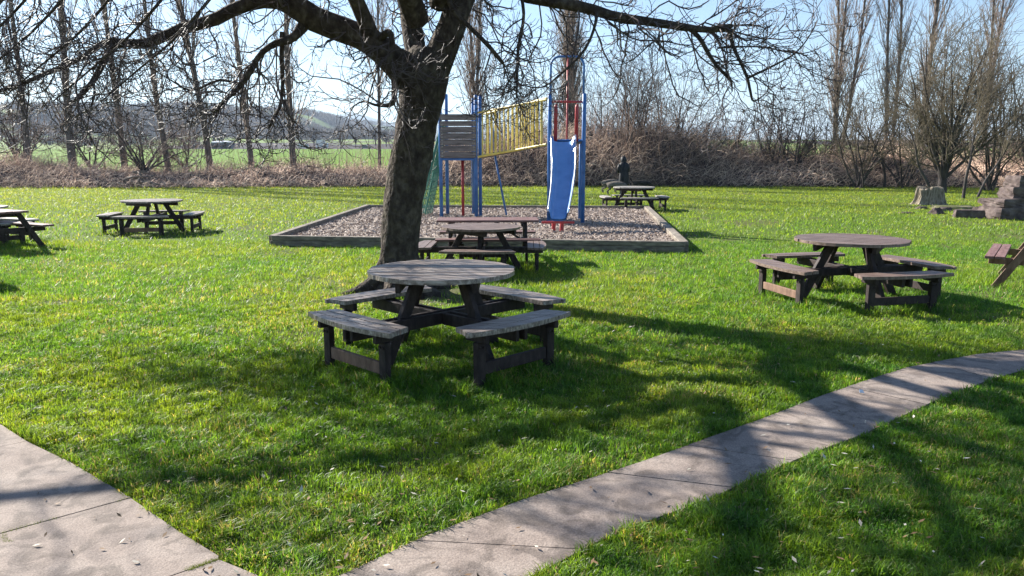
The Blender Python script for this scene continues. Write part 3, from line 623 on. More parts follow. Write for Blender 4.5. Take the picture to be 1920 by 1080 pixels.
def spreading(name, u, y, label, cat, group, h=5.0, width=1.0, stems=5, r=.10, mats=None, dens=1.0, trunkh=.0, tr=.2, up=.06, v=None, twl=1.0, z0=None):
    base = gy(u, y); base.z = float(terrain(base.x, base.y))-.05
    P0 = rng.normal(0, .06 if trunkh else .18, (stems, 3)); P0[:, 2] = trunkh*rng.uniform(.75, 1, stems)
    a = np.linspace(0, 2*np.pi, stems, endpoint=False)+rng.uniform(0, 1, stems); sp = rng.uniform(.15, .8, stems)*width
    D = np.stack([np.cos(a)*sp, np.sin(a)*sp, np.ones(stems)], -1)
    SP, SR = walk(P0, D, rng.uniform(.7, 1, stems)*(h-trunkh), 10, .09, (0, 0, up), np.full(stems, r), .015)
    B1, Q1 = spawn(SP, SR, int(11*stems*dens), .1, 1, (.35, 1.0), (.28*h*twl, .55*h*twl), 8, .12, (0, 0, up), .5, .012); Q1 = np.clip(Q1, .012, .045)
    B2, Q2 = spawn(B1, Q1, int(50*stems*dens), .1, 1, (.3, 1.0), (.12*h*twl, .30*h*twl), 6, .22, (0, 0, .05), .6, .008); Q2 = np.clip(Q2, .008, .018)
    B3, Q3 = spawn(B2, Q2, int(95*stems*dens), .2, 1, (.3, .9), (.05*h*twl, .16*h*twl), 4, .26, (0, 0, .04), .8, .006)
    if trunkh:
        TP, TR = walk(np.zeros((1, 3)), np.array([[0, 0, 1.]]), np.array([trunkh]), 10, .03, (0, 0, .05), np.array([tr]), tr*.75)
        V, Q = merge([tubes(TP, TR, 8), tubes(SP, SR, 6)])
    else: V, Q = tubes(SP, SR, 6)
    t = thing(name, base, 0, label, cat, group); m = mats or (darktwig_m, darktwig_m)
    npmesh('trunk', V, Q, m[0], t, smooth=True)
    V, Q = merge([tubes(B1, Q1, 3), tubes(B2, Q2, 3), tubes(B3, Q3, 3)]); npmesh('crown', V, Q, m[1], t); return t
for u, y, ln, r, lab in ((60, 50, -.03, .20, 'slim bare poplar nearest the left edge of the photo'),
    (140, 49, -.02, .27, 'thick pale-barked poplar, second from the left edge'),
    (238, 48.5, -.055, .21, 'leaning bare poplar just left of the low spreading oak'),
    (320, 48.5, -.045, .19, 'slim leaning poplar just right of the low spreading oak'),
    (398, 50, -.015, .22, 'bare poplar beside the pale field barn'),
    (476, 50, -.04, .20, 'bare poplar with brown twiggy skirt between barn and white vehicles'),
    (553, 49, -.035, .22, 'bare poplar just left of the far white van')):
    poplar(u, y, lab, ln, r=r, dens=.75)
poplar(712, 55, 'thin pale poplar half hidden behind the cherry trunk', 0, h=17, r=.14, dens=.9, low=.3)
poplar(893, 56, 'narrow poplar rising behind the board panel tower', 0, h=19, r=.25, dens=1.3, stems=2, low=.1)
poplar(1072, 60, 'dense tall poplar rising behind the slide', 0, h=24, r=.25, dens=1.6, stems=3, low=.1)
poplar(1568, 62, 'three-stemmed poplar standing clear against blue sky, right of the gap', .0, h=23, r=.22, dens=1.0, stems=3, low=.15, spread=1.0)
poplar(1662, 60, 'left poplar of the tall group above the right thicket', 0, h=23, r=.22, dens=1.0, stems=2, low=.15)
poplar(1722, 62, 'thick single-stem poplar in the tall group above the right thicket', 0, h=24, r=.24, dens=1.3, stems=1, low=.15)
poplar(1835, 62, 'two-stemmed poplar, rightmost of the tall group', 0, h=21, r=.2, dens=1.2, stems=2, low=.15)
oak = (darktwig_m, M_noise('oak twig', [(.10,.065,.055),(.17,.12,.10),(.22,.16,.13)], 1, .8, .2))
spreading('oak_tree', 275, 47.5, 'low round-crowned oak with many horizontal branches between two poplars', 'tree', 'bare trees along the hedge', 5.0, 1.6, 9, .07, oak, 1.0, .9, .19, .02)
spreading('oak_tree', 40, 52, 'brownish spreading tree in front of the leftmost poplar', 'tree', 'bare trees along the hedge', 6, 1.2, 8, .07, oak, .9, .9, .19, .03)
spreading('oak_tree', 175, 54, 'spreading tree between the thick poplar and the leaning poplar', 'tree', 'bare trees along the hedge', 5, 1.3, 7, .06, oak, .8, .8, .15, .03)
spreading('oak_tree', 350, 55, 'brown twiggy tree behind the slim leaning poplar', 'tree', 'bare trees along the hedge', 4.2, 1.4, 7, .06, oak, .8, .8, .15, .03)
gS = 'bare shrubs behind the brambles'
for a in ((960, 52, 5.0, 'grey twiggy shrub behind the yellow bridge', 1.0, 7), (1010, 54, 6.6, 'tall twiggy shrub between bridge and slide', .9, 8), (1120, 53, 7.0, 'dense shrub just right of the slide tower', 1.0, 8),
          (1185, 50, 8.8, 'dark multi-stemmed shrub tree above the walker', .9, 7), (1250, 52, 7.6, 'wide dark shrub tree right of the walker', 1.2, 9), (1330, 50, 4.6, 'low round brown shrub left of the sky gap', 1.3, 9), (1395, 52, 3.6, 'low dark shrub under the sky gap', 1.2, 7)):
    spreading('bare_shrub', a[0], a[1], a[3], 'shrub', gS, a[2], a[4], a[5], .07, (darktwig_m, darktwig_m), 1.7, 0, .1, .05, twl=.9)
for a in ((1450, 48, 5.6, 'dark upright shrub right of the sky gap', .7, 6), (1490, 47, 5.4, 'black-stemmed shrub below the three-stemmed poplar', .6, 6), (1540, 49, 5.0, 'brown shrub under the three-stemmed poplar', .9, 7)):
    spreading('bare_shrub', a[0], a[1], a[3], 'shrub', gS, a[2], a[4], a[5], .06, (darktwig_m, darktwig_m), .9, 0, .1, .06)
om = (darktwig_m, olive_m)
spreading('willow_tree', 1765, 37.5, 'large many-branched olive-brown tree standing behind the tree stump', 'tree', None, 8.0, 1.15, 12, .085, om, 1.5, .7, .24, .04)
for a in ((1610, 43, 6.2, 'olive twiggy tree left of the large many-branched tree', 1.0, 8), (1690, 44, 7.0, 'thin tree behind and left of the large many-branched tree', 1.0, 8), (1850, 40, 7.6, 'dense tree just right of the large many-branched tree', 1.0, 9), (1925, 40, 7.4, 'dense tree cut off by the right edge', 1.0, 9),):
    spreading('willow_tree', a[0], a[1], a[3], 'tree', 'bare trees on the right behind the stones', a[2], a[4], a[5], .055, om, 1.0, 0, .1, .05)
# leaning sapling
def sapling(u, v, lab, pts, r):
    base = G(u, v); t = thing('sapling', base, 0, lab, 'tree', 'thin saplings in the brambles')
    B = bez([(*(P(a, b, base.y)-base), q) for a, b, q in pts], 14); V, Q = tubes(B[None, :, :3], B[None, :, 3], 6); npmesh('trunk', V, Q, darktwig_m, t, smooth=True)
    B1, Q1 = spawn(B[None, :, :3], B[None, :, 3], 26, .45, 1, (.4, .9), (.8, 2.0), 7, .1, (0, 0, .08), .5, .008); B2, Q2 = spawn(B1, Q1, 160, .2, 1, (.3, .8), (.3, .9), 5, .1, (0, 0, .05), .6, .005)
    V, Q = merge([tubes(B1, Q1, 3), tubes(B2, Q2, 3)]); npmesh('crown', V, Q, olive_m, t)
sapling(1658, 352, 'thin leaning sapling curving left in front of the right thicket', [(1658,352,.08),(1659,325,.07),(1652,300,.06),(1640,280,.05),(1622,262,.035),(1600,235,.02),(1585,200,.01)], .08)
sapling(1746, 368, 'dark stem slanting left beside the large many-branched tree', [(1748,362,.07),(1735,335,.06),(1722,310,.05),(1715,270,.03),(1700,230,.01)], .08)
sapling(1806, 372, 'straight thin stem between stump and stone blocks', [(1806,372,.07),(1812,330,.06),(1822,290,.05),(1830,230,.03),(1850,170,.01)], .08)
sapling(1836, 370, 'slanting stem leaning right above the stone blocks', [(1832,372,.06),(1850,335,.05),(1875,300,.04),(1895,260,.03),(1915,210,.01)], .08)
# ------------------------------------------------------------------ brambles and undergrowth
def brambles():
    parts = []; cols = []
    def hgt(u): return np.interp(u, [-200, 0, 200, 380, 560, 720, 780, 900, 1000, 1120, 1200, 1300, 1400, 1500, 1600, 1750, 1900, 2200], [1.7, 1.5, 1.1, 1.1, 1.4, 1.7, 2.1, 2.3, 2.7, 3.6, 4.0, 3.6, 2.2, 2.0, 2.2, 1.9, 1.9, 1.9])
    # hummocky base
    n = 46000
    u = rng.uniform(-260, 2180, n); dy = rng.random(n)**.8*7.5; x = (u-960)/F*46; y = edge_y(x)+.1+dy
    hm = hgt(960+F*x/y)*(.35+.65*sstep(0, 4.0, dy))*(.35+1.25*fbm(x, y, 3.4, 71))
    z0 = hm*rng.random(n)**1.3*.75
    P0 = np.stack([x, y, z0], -1); ang = rng.normal(.5, .8, n)
    D = np.stack([np.sin(ang)*.9, rng.normal(-.15, .5, n), rng.uniform(.1, 1.1, n)], -1)
    L = rng.uniform(.6, 2.0, n)*np.clip(hm*.55, .35, 1.5)
    grav = np.array([[0, 0, g] for g in (0, .05, -.1, -.25, -.35, -.4)])
    PT, RD = walk(P0, D, L, 6, .16, grav, rng.uniform(.008, .024, n), .005)
    V, Q = tubes(PT, RD, 3)
    t = rng.random((n, 1)); s = fbm(x, y, 5, 77)[:, None]
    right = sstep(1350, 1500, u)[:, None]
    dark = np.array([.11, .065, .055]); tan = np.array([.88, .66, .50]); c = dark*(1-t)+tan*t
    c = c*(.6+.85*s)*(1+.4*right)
    dark_u = (1-.45*np.exp(-((u-1230)/110.)**2))[:, None]; c = c*dark_u  # stems darker along one stretch right of the slide
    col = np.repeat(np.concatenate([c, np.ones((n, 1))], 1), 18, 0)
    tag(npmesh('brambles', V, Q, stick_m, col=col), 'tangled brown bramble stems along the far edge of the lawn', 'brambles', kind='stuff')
    n = 2600; u = rng.uniform(-200, 2100, n); y = rng.uniform(46, 49.5, n); x = (u-960)/F*y
    PT, RD = walk(np.stack([x, y, 0*x+.2], -1), np.stack([rng.normal(0, .25, n), rng.normal(0, .25, n), np.ones(n)], -1), hgt(u)*rng.uniform(1.0, 1.75, n), 7, .08, (0, 0, .03), rng.uniform(.008, .015, n), .004)
    V, Q = tubes(PT, RD, 3); c = np.array([.26, .17, .13])*(.6+.7*rng.random((n, 1)))
    tag(npmesh('tall_stems', V, Q, stick_m, col=np.repeat(np.concatenate([c, np.ones((n, 1))], 1), 21, 0)), 'thin upright brown stems rising above the bramble tangle', 'tall stems', kind='stuff')
    # solid undergrowth core so that the tangle has depth
    xs = np.linspace(-42, 42, 420); ds = np.linspace(0, 9, 30); X, D_ = np.meshgrid(xs, ds); Y = edge_y(X)+.5+D_
    Z = (hgt(960+F*X/Y)*.72)*sstep(0, 3.2, D_)*(1-sstep(7, 9, D_))*(.35+1.1*fbm(X, Y, 3.4, 71))+.1*rng.random(X.shape)-.05
    V = np.stack([X, Y, Z], -1).reshape(-1, 3); i = np.arange(X.size).reshape(X.shape); Q = np.stack([i[:-1, :-1], i[:-1, 1:], i[1:, 1:], i[1:, :-1]], -1).reshape(-1, 4)
    m = M_noise('leaf litter', [(.03,.022,.02),(.09,.062,.055),(.17,.12,.10)], 9, .95, .1, bump=1, bscale=14, bdist=.15, nrough=.8)
    tag(npmesh('undergrowth', V, Q, m), 'low mass of dead undergrowth inside the bramble hedge', 'undergrowth', kind='stuff')
    # thicket of thin upright stems behind, filling between trees on the right
    n = 8000; u = rng.uniform(760, 2150, n); y = rng.uniform(50, 58, n); x = (u-960)/F*y
    hh = np.interp(u, [760, 900, 1100, 1250, 1340, 1400, 1480, 1600, 1700, 2150], [2.3, 2.8, 3.6, 4.0, 2.6, 1.8, 2.0, 3.4, 4.0, 4.0])
    P0 = np.stack([x, y, rng.random(n)*hh*.65], -1); D = np.stack([rng.normal(0, .35, n), rng.normal(0, .35, n), np.ones(n)], -1)
    PT, RD = walk(P0, D, rng.uniform(.25, .5, n)*hh, 6, .10, (0, 0, .02), rng.uniform(.008, .02, n), .004)
    V, Q = tubes(PT, RD, 3); t = rng.random((n, 1)); c = np.array([.05,.04,.04])*(1-t)+np.array([.19,.145,.11])*t
    tag(npmesh('thicket', V, Q, stick_m, col=np.repeat(np.concatenate([c, np.ones((n, 1))], 1), 18, 0)), 'grey-brown thicket of thin upright stems behind the brambles', 'thicket', kind='stuff')
brambles()
def twigpile():
    for (u0, u1, v0, v1, n, lab) in ((205, 300, 318, 345, 16, 'heap of cut logs and poles lying in front of the oak'),):
        base = G((u0+u1)/2, 352); t = thing('log_pile', base, 0, lab, 'log pile'); rr = random.Random(2)
        for i in range(n):
            c = P(rr.uniform(u0+15, u1-15), rr.uniform(v0+2, v1), base.y+rr.uniform(-.3, .6))-base; c.z = max(c.z, .08)
            a = rr.uniform(-.5, .5)+(math.pi/2 if rr.random() < .15 else 0); L = rr.uniform(.5, 1.4); d = Vector((math.cos(a), rr.uniform(-.4, .4), math.sin(a)*.35))*L/2
            b = MB(); b.tube([c-d, c+Vector((0, 0, .03)), c+d], [rr.uniform(.04, .08)]*2+[.035], 7); b.build('log', poptwig_m, t, True)
twigpile()
# ------------------------------------------------------------------ grass
TR0 = G(750, 545)
def grass():
    tl = np.array(tables)
    def blades(n, y0, y1, hmin, hmax, wmin, wmax, simple=False, pw=1.0):
        y = y0+(y1-y0)*rng.random(n)**pw
        x = (rng.uniform(-60, 1980, n)-960)/F*(y*math.cos(PITCH)+.3)*(1.0+.3/np.maximum(y, 1))
        x = x+rng.normal(0, .02, n)
        k = ~(inside(x, y, path_poly) | inside(x, y, patio_poly) | inside(x, y, bed_poly)) & (y < edge_y(x)+.5)
        # a few blades hang over the slab edges
        x, y = x[k], y[k]; n = len(x)
        k = rng.random(n) > .9*np.exp(-(np.hypot(x-TR0[0], y-TR0[1])/.75)**2)+.55*(fbm(x, y, .8, 131) > .68); x, y = x[k], y[k]; n = len(x)
        tuft = np.zeros(n)
        for tx, ty, sc in tl:
            d = np.hypot(x-tx, y-ty); tuft = np.maximum(tuft, np.exp(-((d-1.0*sc)/.28)**2)*.9)
        tuft = np.maximum(tuft, np.exp(-(np.abs(y-edge_y(x))/.5)**2)*1.2)
        cl = fbm(x, y, .22, 91); big = fbm(x, y, 1.7, 95); pat = fbm(x, y, .75, 99)
        cl2 = fbm(x, y, .11, 93); h = rng.uniform(hmin, hmax, n)*(.25+.8*cl+.75*sstep(.35, .7, cl2))*(1+1.3*tuft*fbm(x, y, .3, 97)*1.3)
        wd = rng.uniform(wmin, wmax, n)
        a = rng.uniform(0, 2*np.pi, n); lean = rng.uniform(.2, 1.25, n); ld = a+rng.normal(0, .6, n)+0
        sx, sy = np.cos(a)*wd, np.sin(a)*wd; lx, ly = -np.sin(ld)*lean, np.cos(ld)*lean
        z = np.zeros(n)
        b0 = np.stack([x-sx, y-sy, z], -1); b1 = np.stack([x+sx, y+sy, z], -1)
        tp = np.stack([x+lx*h, y+ly*h, h*(1.15-.35*lean)], -1)
        t = rng.random((n, 1)); dry = (rng.random(n) < .035+.14*sstep(.52, .7, pat))[:, None]
        yel = sstep(.42, .72, big)[:, None]
        c = np.array([.080, .175, .015])*(1-t)+np.array([.165, .295, .028])*t
        c = c*(1-yel*.45)+np.array([.24, .29, .028])*yel*.45
        c = np.where(dry, np.array([.36, .30, .13]), c)
        # blades less red and more blue towards the right side
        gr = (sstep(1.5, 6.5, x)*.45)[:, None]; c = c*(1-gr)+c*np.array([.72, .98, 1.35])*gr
        far = sstep(12, 30, y)[:, None]*.6; c = c*(1-far)+np.array([.24, .27, .024])*far*(.8+.4*t)
        hue = fbm(x, y, .16, 151)[:, None]; c = c*(.55+.9*rng.random((n, 1))**1.3)*(1+(hue-.5)*np.array([1.5, .9, .2])); c = np.clip(c, .004, 1)
        c4 = np.concatenate([c, np.ones((n, 1))], 1)
        if simple:
            V = np.stack([b0, b1, tp], 1).reshape(-1, 3); return V, None, np.arange(3*n).reshape(n, 3), np.repeat(c4, 3, 0)
        m = np.stack([x+lx*h*.35, y+ly*h*.35, h*.62], -1); s3 = np.stack([sx, sy, z], -1)*.8
        V = np.stack([b0, b1, m+s3, m-s3, tp], 1).reshape(-1, 3); i = np.arange(n)*5
        return V, np.stack([i, i+1, i+2, i+3], -1), np.stack([i+3, i+2, i+4], -1), np.repeat(c4, 5, 0)
    Vs, Q4, Q3, C = [], [], [], []; off = 0
    # fallen leaf scraps and bits of straw
    n = 2600; y = 2.6+22*rng.random(n)**1.5; x = (rng.uniform(0, 1920, n)-960)/F*y; k = ~inside(x, y, bed_poly); x, y = x[k], y[k]; n = len(x)
    z = np.where(inside(x, y, path_poly) | inside(x, y, patio_poly), .026, rng.uniform(.02, .045, n)); s = rng.uniform(.005, .014, (n, 1)); a = rng.normal(0, 1, (n, 3))*[1, 1, .35]; a = norm(a)*s*1.8; b2 = norm(np.cross(a, [0, 0, 1])+rng.normal(0, .2, (n, 3))*s)*s*.7
    c0 = np.stack([x, y, z+.004], -1); c1 = np.where(rng.random((n, 1)) < .3, np.array([[.5, .46, .38]]), np.array([[.20, .12, .06]]))*rng.uniform(.6, 1.3, (n, 1))
    q_ = np.where((z > .0259) & (z < .0261), .35, 1) > rng.random(n); c0, a, b2, c1 = c0[q_], a[q_], b2[q_], c1[q_]; n = len(c0)
    tag(npmesh('fallen_leaves', np.stack([c0-a, c0+b2, c0+a, c0-b2], 1).reshape(-1, 3), np.arange(4*n).reshape(n, 4), stick_m, col=np.repeat(np.concatenate([c1, np.ones((n, 1))], 1), 4, 0)), 'small dry leaf scraps and straw scattered on lawn and path', 'fallen leaves', kind='stuff')
    # moss and grass in the paving joints
    for a, b_ in ((G(245,940), G(0,1008)), (G(0,1008), G(75,1080)), (G(410,1056), G(340,1082)), (G(50,833), G(0,845))):
        n = 900; f = rng.random(n); x = a.x+(b_.x-a.x)*f+rng.normal(0, .008, n); y = a.y+(b_.y-a.y)*f+rng.normal(0, .008, n); k = fbm(x, y, .25, 140) > .48; x, y = x[k], y[k]; n = len(x)
        d = rng.normal(0, .008, (n, 2)); h = rng.uniform(.006, .018, n); z = np.full(n, .012)
        V = np.stack([np.stack([x-.002, y, z], -1), np.stack([x+.002, y, z], -1), np.stack([x+d[:, 0], y+d[:, 1], z+h], -1)], 1).reshape(-1, 3)
        Vs.append(V); C.append(np.tile([.10, .13, .03, 1], (3*n, 1))); Q3.append(np.arange(3*n).reshape(n, 3)+off); off += 3*n
    for a in ((300000, 2.4, 5.0, .022, .058, .0017, .0032), (310000, 5.0, 9.0, .022, .055, .002, .004), (220000, 9.0, 16.0, .025, .065, .003, .0065, True), (190000, 16.0, 45.5, .035, .08, .006, .014, True, .8)):
        V, f4, f3, c = blades(*a); Vs.append(V); C.append(c); Q3.append(f3+off)
        if f4 is not None: Q4.append(f4+off)
        off += len(V)
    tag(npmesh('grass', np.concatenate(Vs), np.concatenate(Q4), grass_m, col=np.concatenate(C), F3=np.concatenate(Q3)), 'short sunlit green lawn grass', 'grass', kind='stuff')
grass()
# ------------------------------------------------------------------ stones and stump
def rock(name, u, v, size, label, cat, group=None, rz=0, z=0, seed=0, m=stone_m, taper=.85, dy=0, amp=.12):
    g = G(u, v); bm = bmesh.new(); bmesh.ops.create_cube(bm, size=1); bmesh.ops.subdivide_edges(bm, edges=bm.edges[:], cuts=5, use_grid_fill=True)
    r = np.random.default_rng(seed)
    ph = r.uniform(0, 6, 9)
    for vt in bm.verts:
        c = vt.co; k = 1-(1-taper)*(c.z+.5)
        q = Vector((c.x, c.y, c.z)); l = q.length; q = q*(1-.07*max(0, (l-.62)/.25))
        nz = sum(math.sin(c.x*f*5+ph[i])*math.sin(c.y*f*4.3+ph[i+3])*math.sin(c.z*f*4.7+ph[i+6])/f for i, f in enumerate((1, 2.2, 4.1)))
        q *= 1+nz*amp*1.4+r.normal(0, .02); vt.co = Vector((q.x*size[0]*k, q.y*size[1]*k, (q.z+.5)*size[2]))
    me = bpy.data.meshes.new(name); bm.to_mesh(me); bm.free(); me.materials.append(m); o = link(bpy.data.objects.new(name, me))
    o.location = (g.x, g.y+dy, z-.03); o.rotation_euler = (0, 0, rz); return tag(o, label, cat, group)
gR = 'stone blocks on the right'
base_y = G(1890, 412).y
rock('stone_block', 1912, 412, (1.45, 1.0, .37), 'long bottom block of the stepped stone stack at the right edge', 'stone', gR, .1, 0, 1, dy=.4, amp=.05, taper=.97)
rock('stone_block', 1911, 412, (1.25, .8, .27), 'second block of the stepped stone stack at the right edge', 'stone', gR, .2, .34, 2, dy=.42, amp=.05, taper=.97)
rock('stone_block', 1936, 412, (1.1, .7, .33), 'third block of the stepped stone stack, set back from the one below', 'stone', gR, .02, .60, 3, dy=.5, amp=.05, taper=.97)
rock('stone_block', 1938, 412, (.95, .62, .34), 'round-shouldered topmost block of the stone stack at the right edge', 'stone', gR, .14, .91, 4, dy=.5, amp=.06, taper=.93)
rock('stone_block', 1816, 408, (.78, .4, .26), 'squared low stone block with dark side lying left of the stone stack', 'stone', gR, -.35, 0, 5, amp=.05, taper=.95)
rock('stone_block', 1847, 382, (.36, .4, .24), 'small stone cube beyond the stone stack', 'stone', gR, .2, 0, 6, amp=.07)
rock('stone', 1755, 401, (.5, .35, .22), 'dark pointed stone in the grass in front of the tree stump', 'stone', gR, .5, 0, 7, taper=.4)
rock('stone', 1700, 400, (.42, .3, .07), 'flat pinkish stone lying in the grass left of the others', 'stone', gR, .1, 0, 8)
rock('stone', 1790, 392, (1.5, .8, .14), 'low mossy stone slab between stump and stone stack', 'stone', gR, -.1, 0, 9, m=M_noise('mossy stone', [(.08,.10,.03),(.16,.16,.07),(.25,.21,.16)], 4, .95, .1, bump=.6))
for a in ((1772, 396, .45, .35, .16, 'low grey stone half sunk in grass just right of the pointed stone'), (1838, 400, .5, .4, .2, 'rough low stone lying behind the squared low block'), (1728, 392, .35, .3, .12, 'small rough stone at the foot of the tree stump')):
    rock('stone', a[0], a[1], (a[2], a[3], a[4]), a[5], 'stone', gR, a[0]*.7, 0, a[0], taper=.6, amp=.16)
def stump():
    g = G(1742, 384); t = thing('tree_stump', g, 0, 'broad weathered grey tree stump with fluted sides below the large tree', 'tree stump'); n = 60; V = []
    hs = [-.05, .08, .2, .4, .58, .62, .60]; rs = [.68, .56, .50, .46, .45, .42, .0]
    for i, (h, r) in enumerate(zip(hs, rs)):
        for k in range(n):
            a = 2*math.pi*k/n; fl = 1+.10*math.sin(7*a+.5)*(1-.3*h)+.05*math.sin(17*a+h*3)+.03*random.uniform(-1, 1)
            V.append((r*1.0*fl*math.cos(a), r*.75*fl*math.sin(a), h*(1+.08*math.sin(3*a)*(h > .3))))
    b = MB(); b.add(V, [(i*n+k, i*n+(k+1) % n, (i+1)*n+(k+1) % n, (i+1)*n+k) for i in range(len(hs)-1) for k in range(n)])
    b.build('stump_body', M_noise('weathered stump', [(.09,.075,.055),(.24,.20,.15),(.38,.33,.26)], 5, .95, .1, stretch=(4, 4, 1), bump=.9, bscale=7, bdist=.05), t)
stump()
# ------------------------------------------------------------------ skinned figures
def skin(name, pts, edges, m, parent, sub=2, root=0):
    me = bpy.data.meshes.new(name); me.from_pydata([p[0] for p in pts], edges, []); o = link(bpy.data.objects.new(name, me))
    sk = o.modifiers.new('skin', 'SKIN'); sk.use_smooth_shade = True
    for i, p in enumerate(pts):
        r = p[1]; me.skin_vertices[0].data[i].radius = (r, r) if not isinstance(r, tuple) else r
        me.skin_vertices[0].data[i].use_root = (i == root)
    o.modifiers.new('sub', 'SUBSURF').levels = sub; o.modifiers['sub'].render_levels = sub
    bpy.context.view_layer.update(); dg = bpy.context.evaluated_depsgraph_get()
    em = bpy.data.meshes.new_from_object(o.evaluated_get(dg)); o.modifiers.clear(); o.data = em
    em.materials.clear(); em.materials.append(m)
    for p in em.polygons: p.use_smooth = True
    if parent: o.parent = parent
    return o
def person():
    g = gy(1169, 36.5); t = thing('person', g, R(12), 'person in a long dark hooded coat and maroon trousers standing with the dogs', 'person')
    # body facing away (+y), hunched slightly forward
    pts = [((0, 0, .88), .12), ((0, .02, 1.1), .115), ((0, .05, 1.33), .13), ((0, .09, 1.46), .055), ((0, .12, 1.56), .075), ((0, .13, 1.64), .07),
           ((-.09, 0, .80), .085), ((-.10, .02, .47), .06), ((-.10, -.02, .10), .04), ((-.10, .12, .03), .04),
           ((.09, 0, .80), .085), ((.10, .04, .47), .06), ((.10, .02, .10), .04), ((.10, .16, .03), .04),
           ((-.17, .05, 1.36), .06), ((-.23, .08, 1.10), .045), ((-.16, .27, .98), .035), ((-.14, .33, .97), .03),
           ((.17, .05, 1.36), .06), ((.23, .08, 1.10), .045), ((.17, .27, 1.0), .035), ((.15, .33, .99), .03)]
    ed = [(0,1),(1,2),(2,3),(3,4),(4,5),(0,6),(6,7),(7,8),(8,9),(0,10),(10,11),(11,12),(12,13),(2,14),(14,15),(15,16),(16,17),(2,18),(18,19),(19,20),(20,21)]
    skin('body', pts, ed, skin_m, t)
    def loft(name, rings, m, k=20):
        b = MB(); V = []
        for (x, y, z, a, c) in rings: V += [(x+a*math.cos(2*math.pi*j/k)*(1+.03*math.sin(5*j+z*20)), y+c*math.sin(2*math.pi*j/k), z) for j in range(k)]
        b.add(V, [(i*k+j, i*k+(j+1) % k, (i+1)*k+(j+1) % k, (i+1)*k+j) for i in range(len(rings)-1) for j in range(k)]+[tuple(range(k))[::-1], tuple(range((len(rings)-1)*k, len(rings)*k))]); return b.build(name, m, t, True)
    loft('coat', [(0, .0, .42, .25, .20), (0, 0, .5, .25, .20), (0, 0, .72, .24, .19), (0, .01, .9, .225, .18), (0, .02, 1.05, .205, .165), (0, .035, 1.2, .225, .17), (0, .05, 1.33, .235, .165), (0, .065, 1.42, .19, .14), (0, .09, 1.49, .11, .11)], coat_m)
    for s in (-1, 1):
        b = MB(); b.tube([(s*.19, .05, 1.38), (s*.25, .07, 1.2), (s*.25, .10, 1.08), (s*.20, .22, 1.0), (s*.17, .28, .985)], [.075, .07, .065, .058, .05], 10); b.build('sleeve', coat_m, t, True)
        b = MB(); b.tube([(s*.10, .0, .8), (s*.10, .02, .47), (s*.10, 0, .08)], [.10, .078, .06], 10); b.build('trouser_leg', trous_m, t, True)
        b = MB(); b.tube([(s*.10, -.05, .045), (s*.10, .06, .05), (s*.10, .2, .03)], [.045, .055, .03], 10); b.build('boot', coat_m, t, True)
    loft('hood', [(0, .09, 1.44, .12, .12), (0, .10, 1.52, .135, .14), (0, .11, 1.60, .135, .145), (0, .12, 1.68, .115, .125), (0, .125, 1.735, .07, .08), (0, .125, 1.75, .02, .02)], coat_m)
person()
def dog(u, y, rz, m, label, sc=1.0, headdown=True, curl=False):
    g = gy(u, y); t = thing('dog', g, rz, label, 'dog', 'dogs beside the walker'); t.scale = (sc,)*3
    hz = .28 if headdown else .66
    pts = [((-.28, 0, .50), (.17, .15)), ((-.08, 0, .52), (.165, .15)), ((.14, 0, .51), (.19, .16)), ((.30, 0, .50), (.18, .15)), ((.44, 0, .50 if headdown else .62), .11), ((.56, 0, .38 if headdown else .68), .10), ((.68, 0, hz), .05), ((.76, 0, hz-.04), .03)]
    ed = [(i, i+1) for i in range(7)]; n = len(pts)
    for s in (-1, 1):
        k = len(pts); pts += [((.27, s*.09, .40), .055), ((.27, s*.09, .22), .035), ((.28, s*.09, .04), .025), ((.33, s*.09, .025), .025)]; ed += [(3, k), (k, k+1), (k+1, k+2), (k+2, k+3)]
        k = len(pts); pts += [((-.30, s*.09, .40), .075), ((-.22, s*.09, .28), .045), ((-.37, s*.09, .19), .028), ((-.34, s*.09, .04), .024), ((-.29, s*.09, .025), .025)]; ed += [(0, k), (k, k+1), (k+1, k+2), (k+2, k+3), (k+3, k+4)]
    k = len(pts); tail = [(-.42, 0, .55), (-.55, 0, .50), (-.68, 0, .53), (-.78, 0, .62)] if not curl else [(-.42, 0, .60), (-.50, 0, .74), (-.47, 0, .86), (-.38, 0, .84)]
    pts += [(p, .022) for p in tail]; ed += [(0, k), (k, k+1), (k+1, k+2), (k+2, k+3)]
    skin('body', pts, ed, m, t)
    for s in (-1, 1):
        b = MB(); zz = .40 if headdown else .73; b.beam((.55, s*.06, zz), (.56, s*.095, zz-.11), .05, .018, bev=.005); b.build('ear', m, t)
dog(1143, 37.5, R(8), dog_grey, 'grey dog sniffing the ground behind the nearer grey dog, tail out to the left', 1.0)
dog(1153, 35.6, R(-20), dog_grey, 'nearer pale grey dog with head down, just left of the far round table', .95)
dog(1200, 37.0, R(5), dog_dark, 'black dog with curled tail right of the walker, behind the far table', .95, True, True)
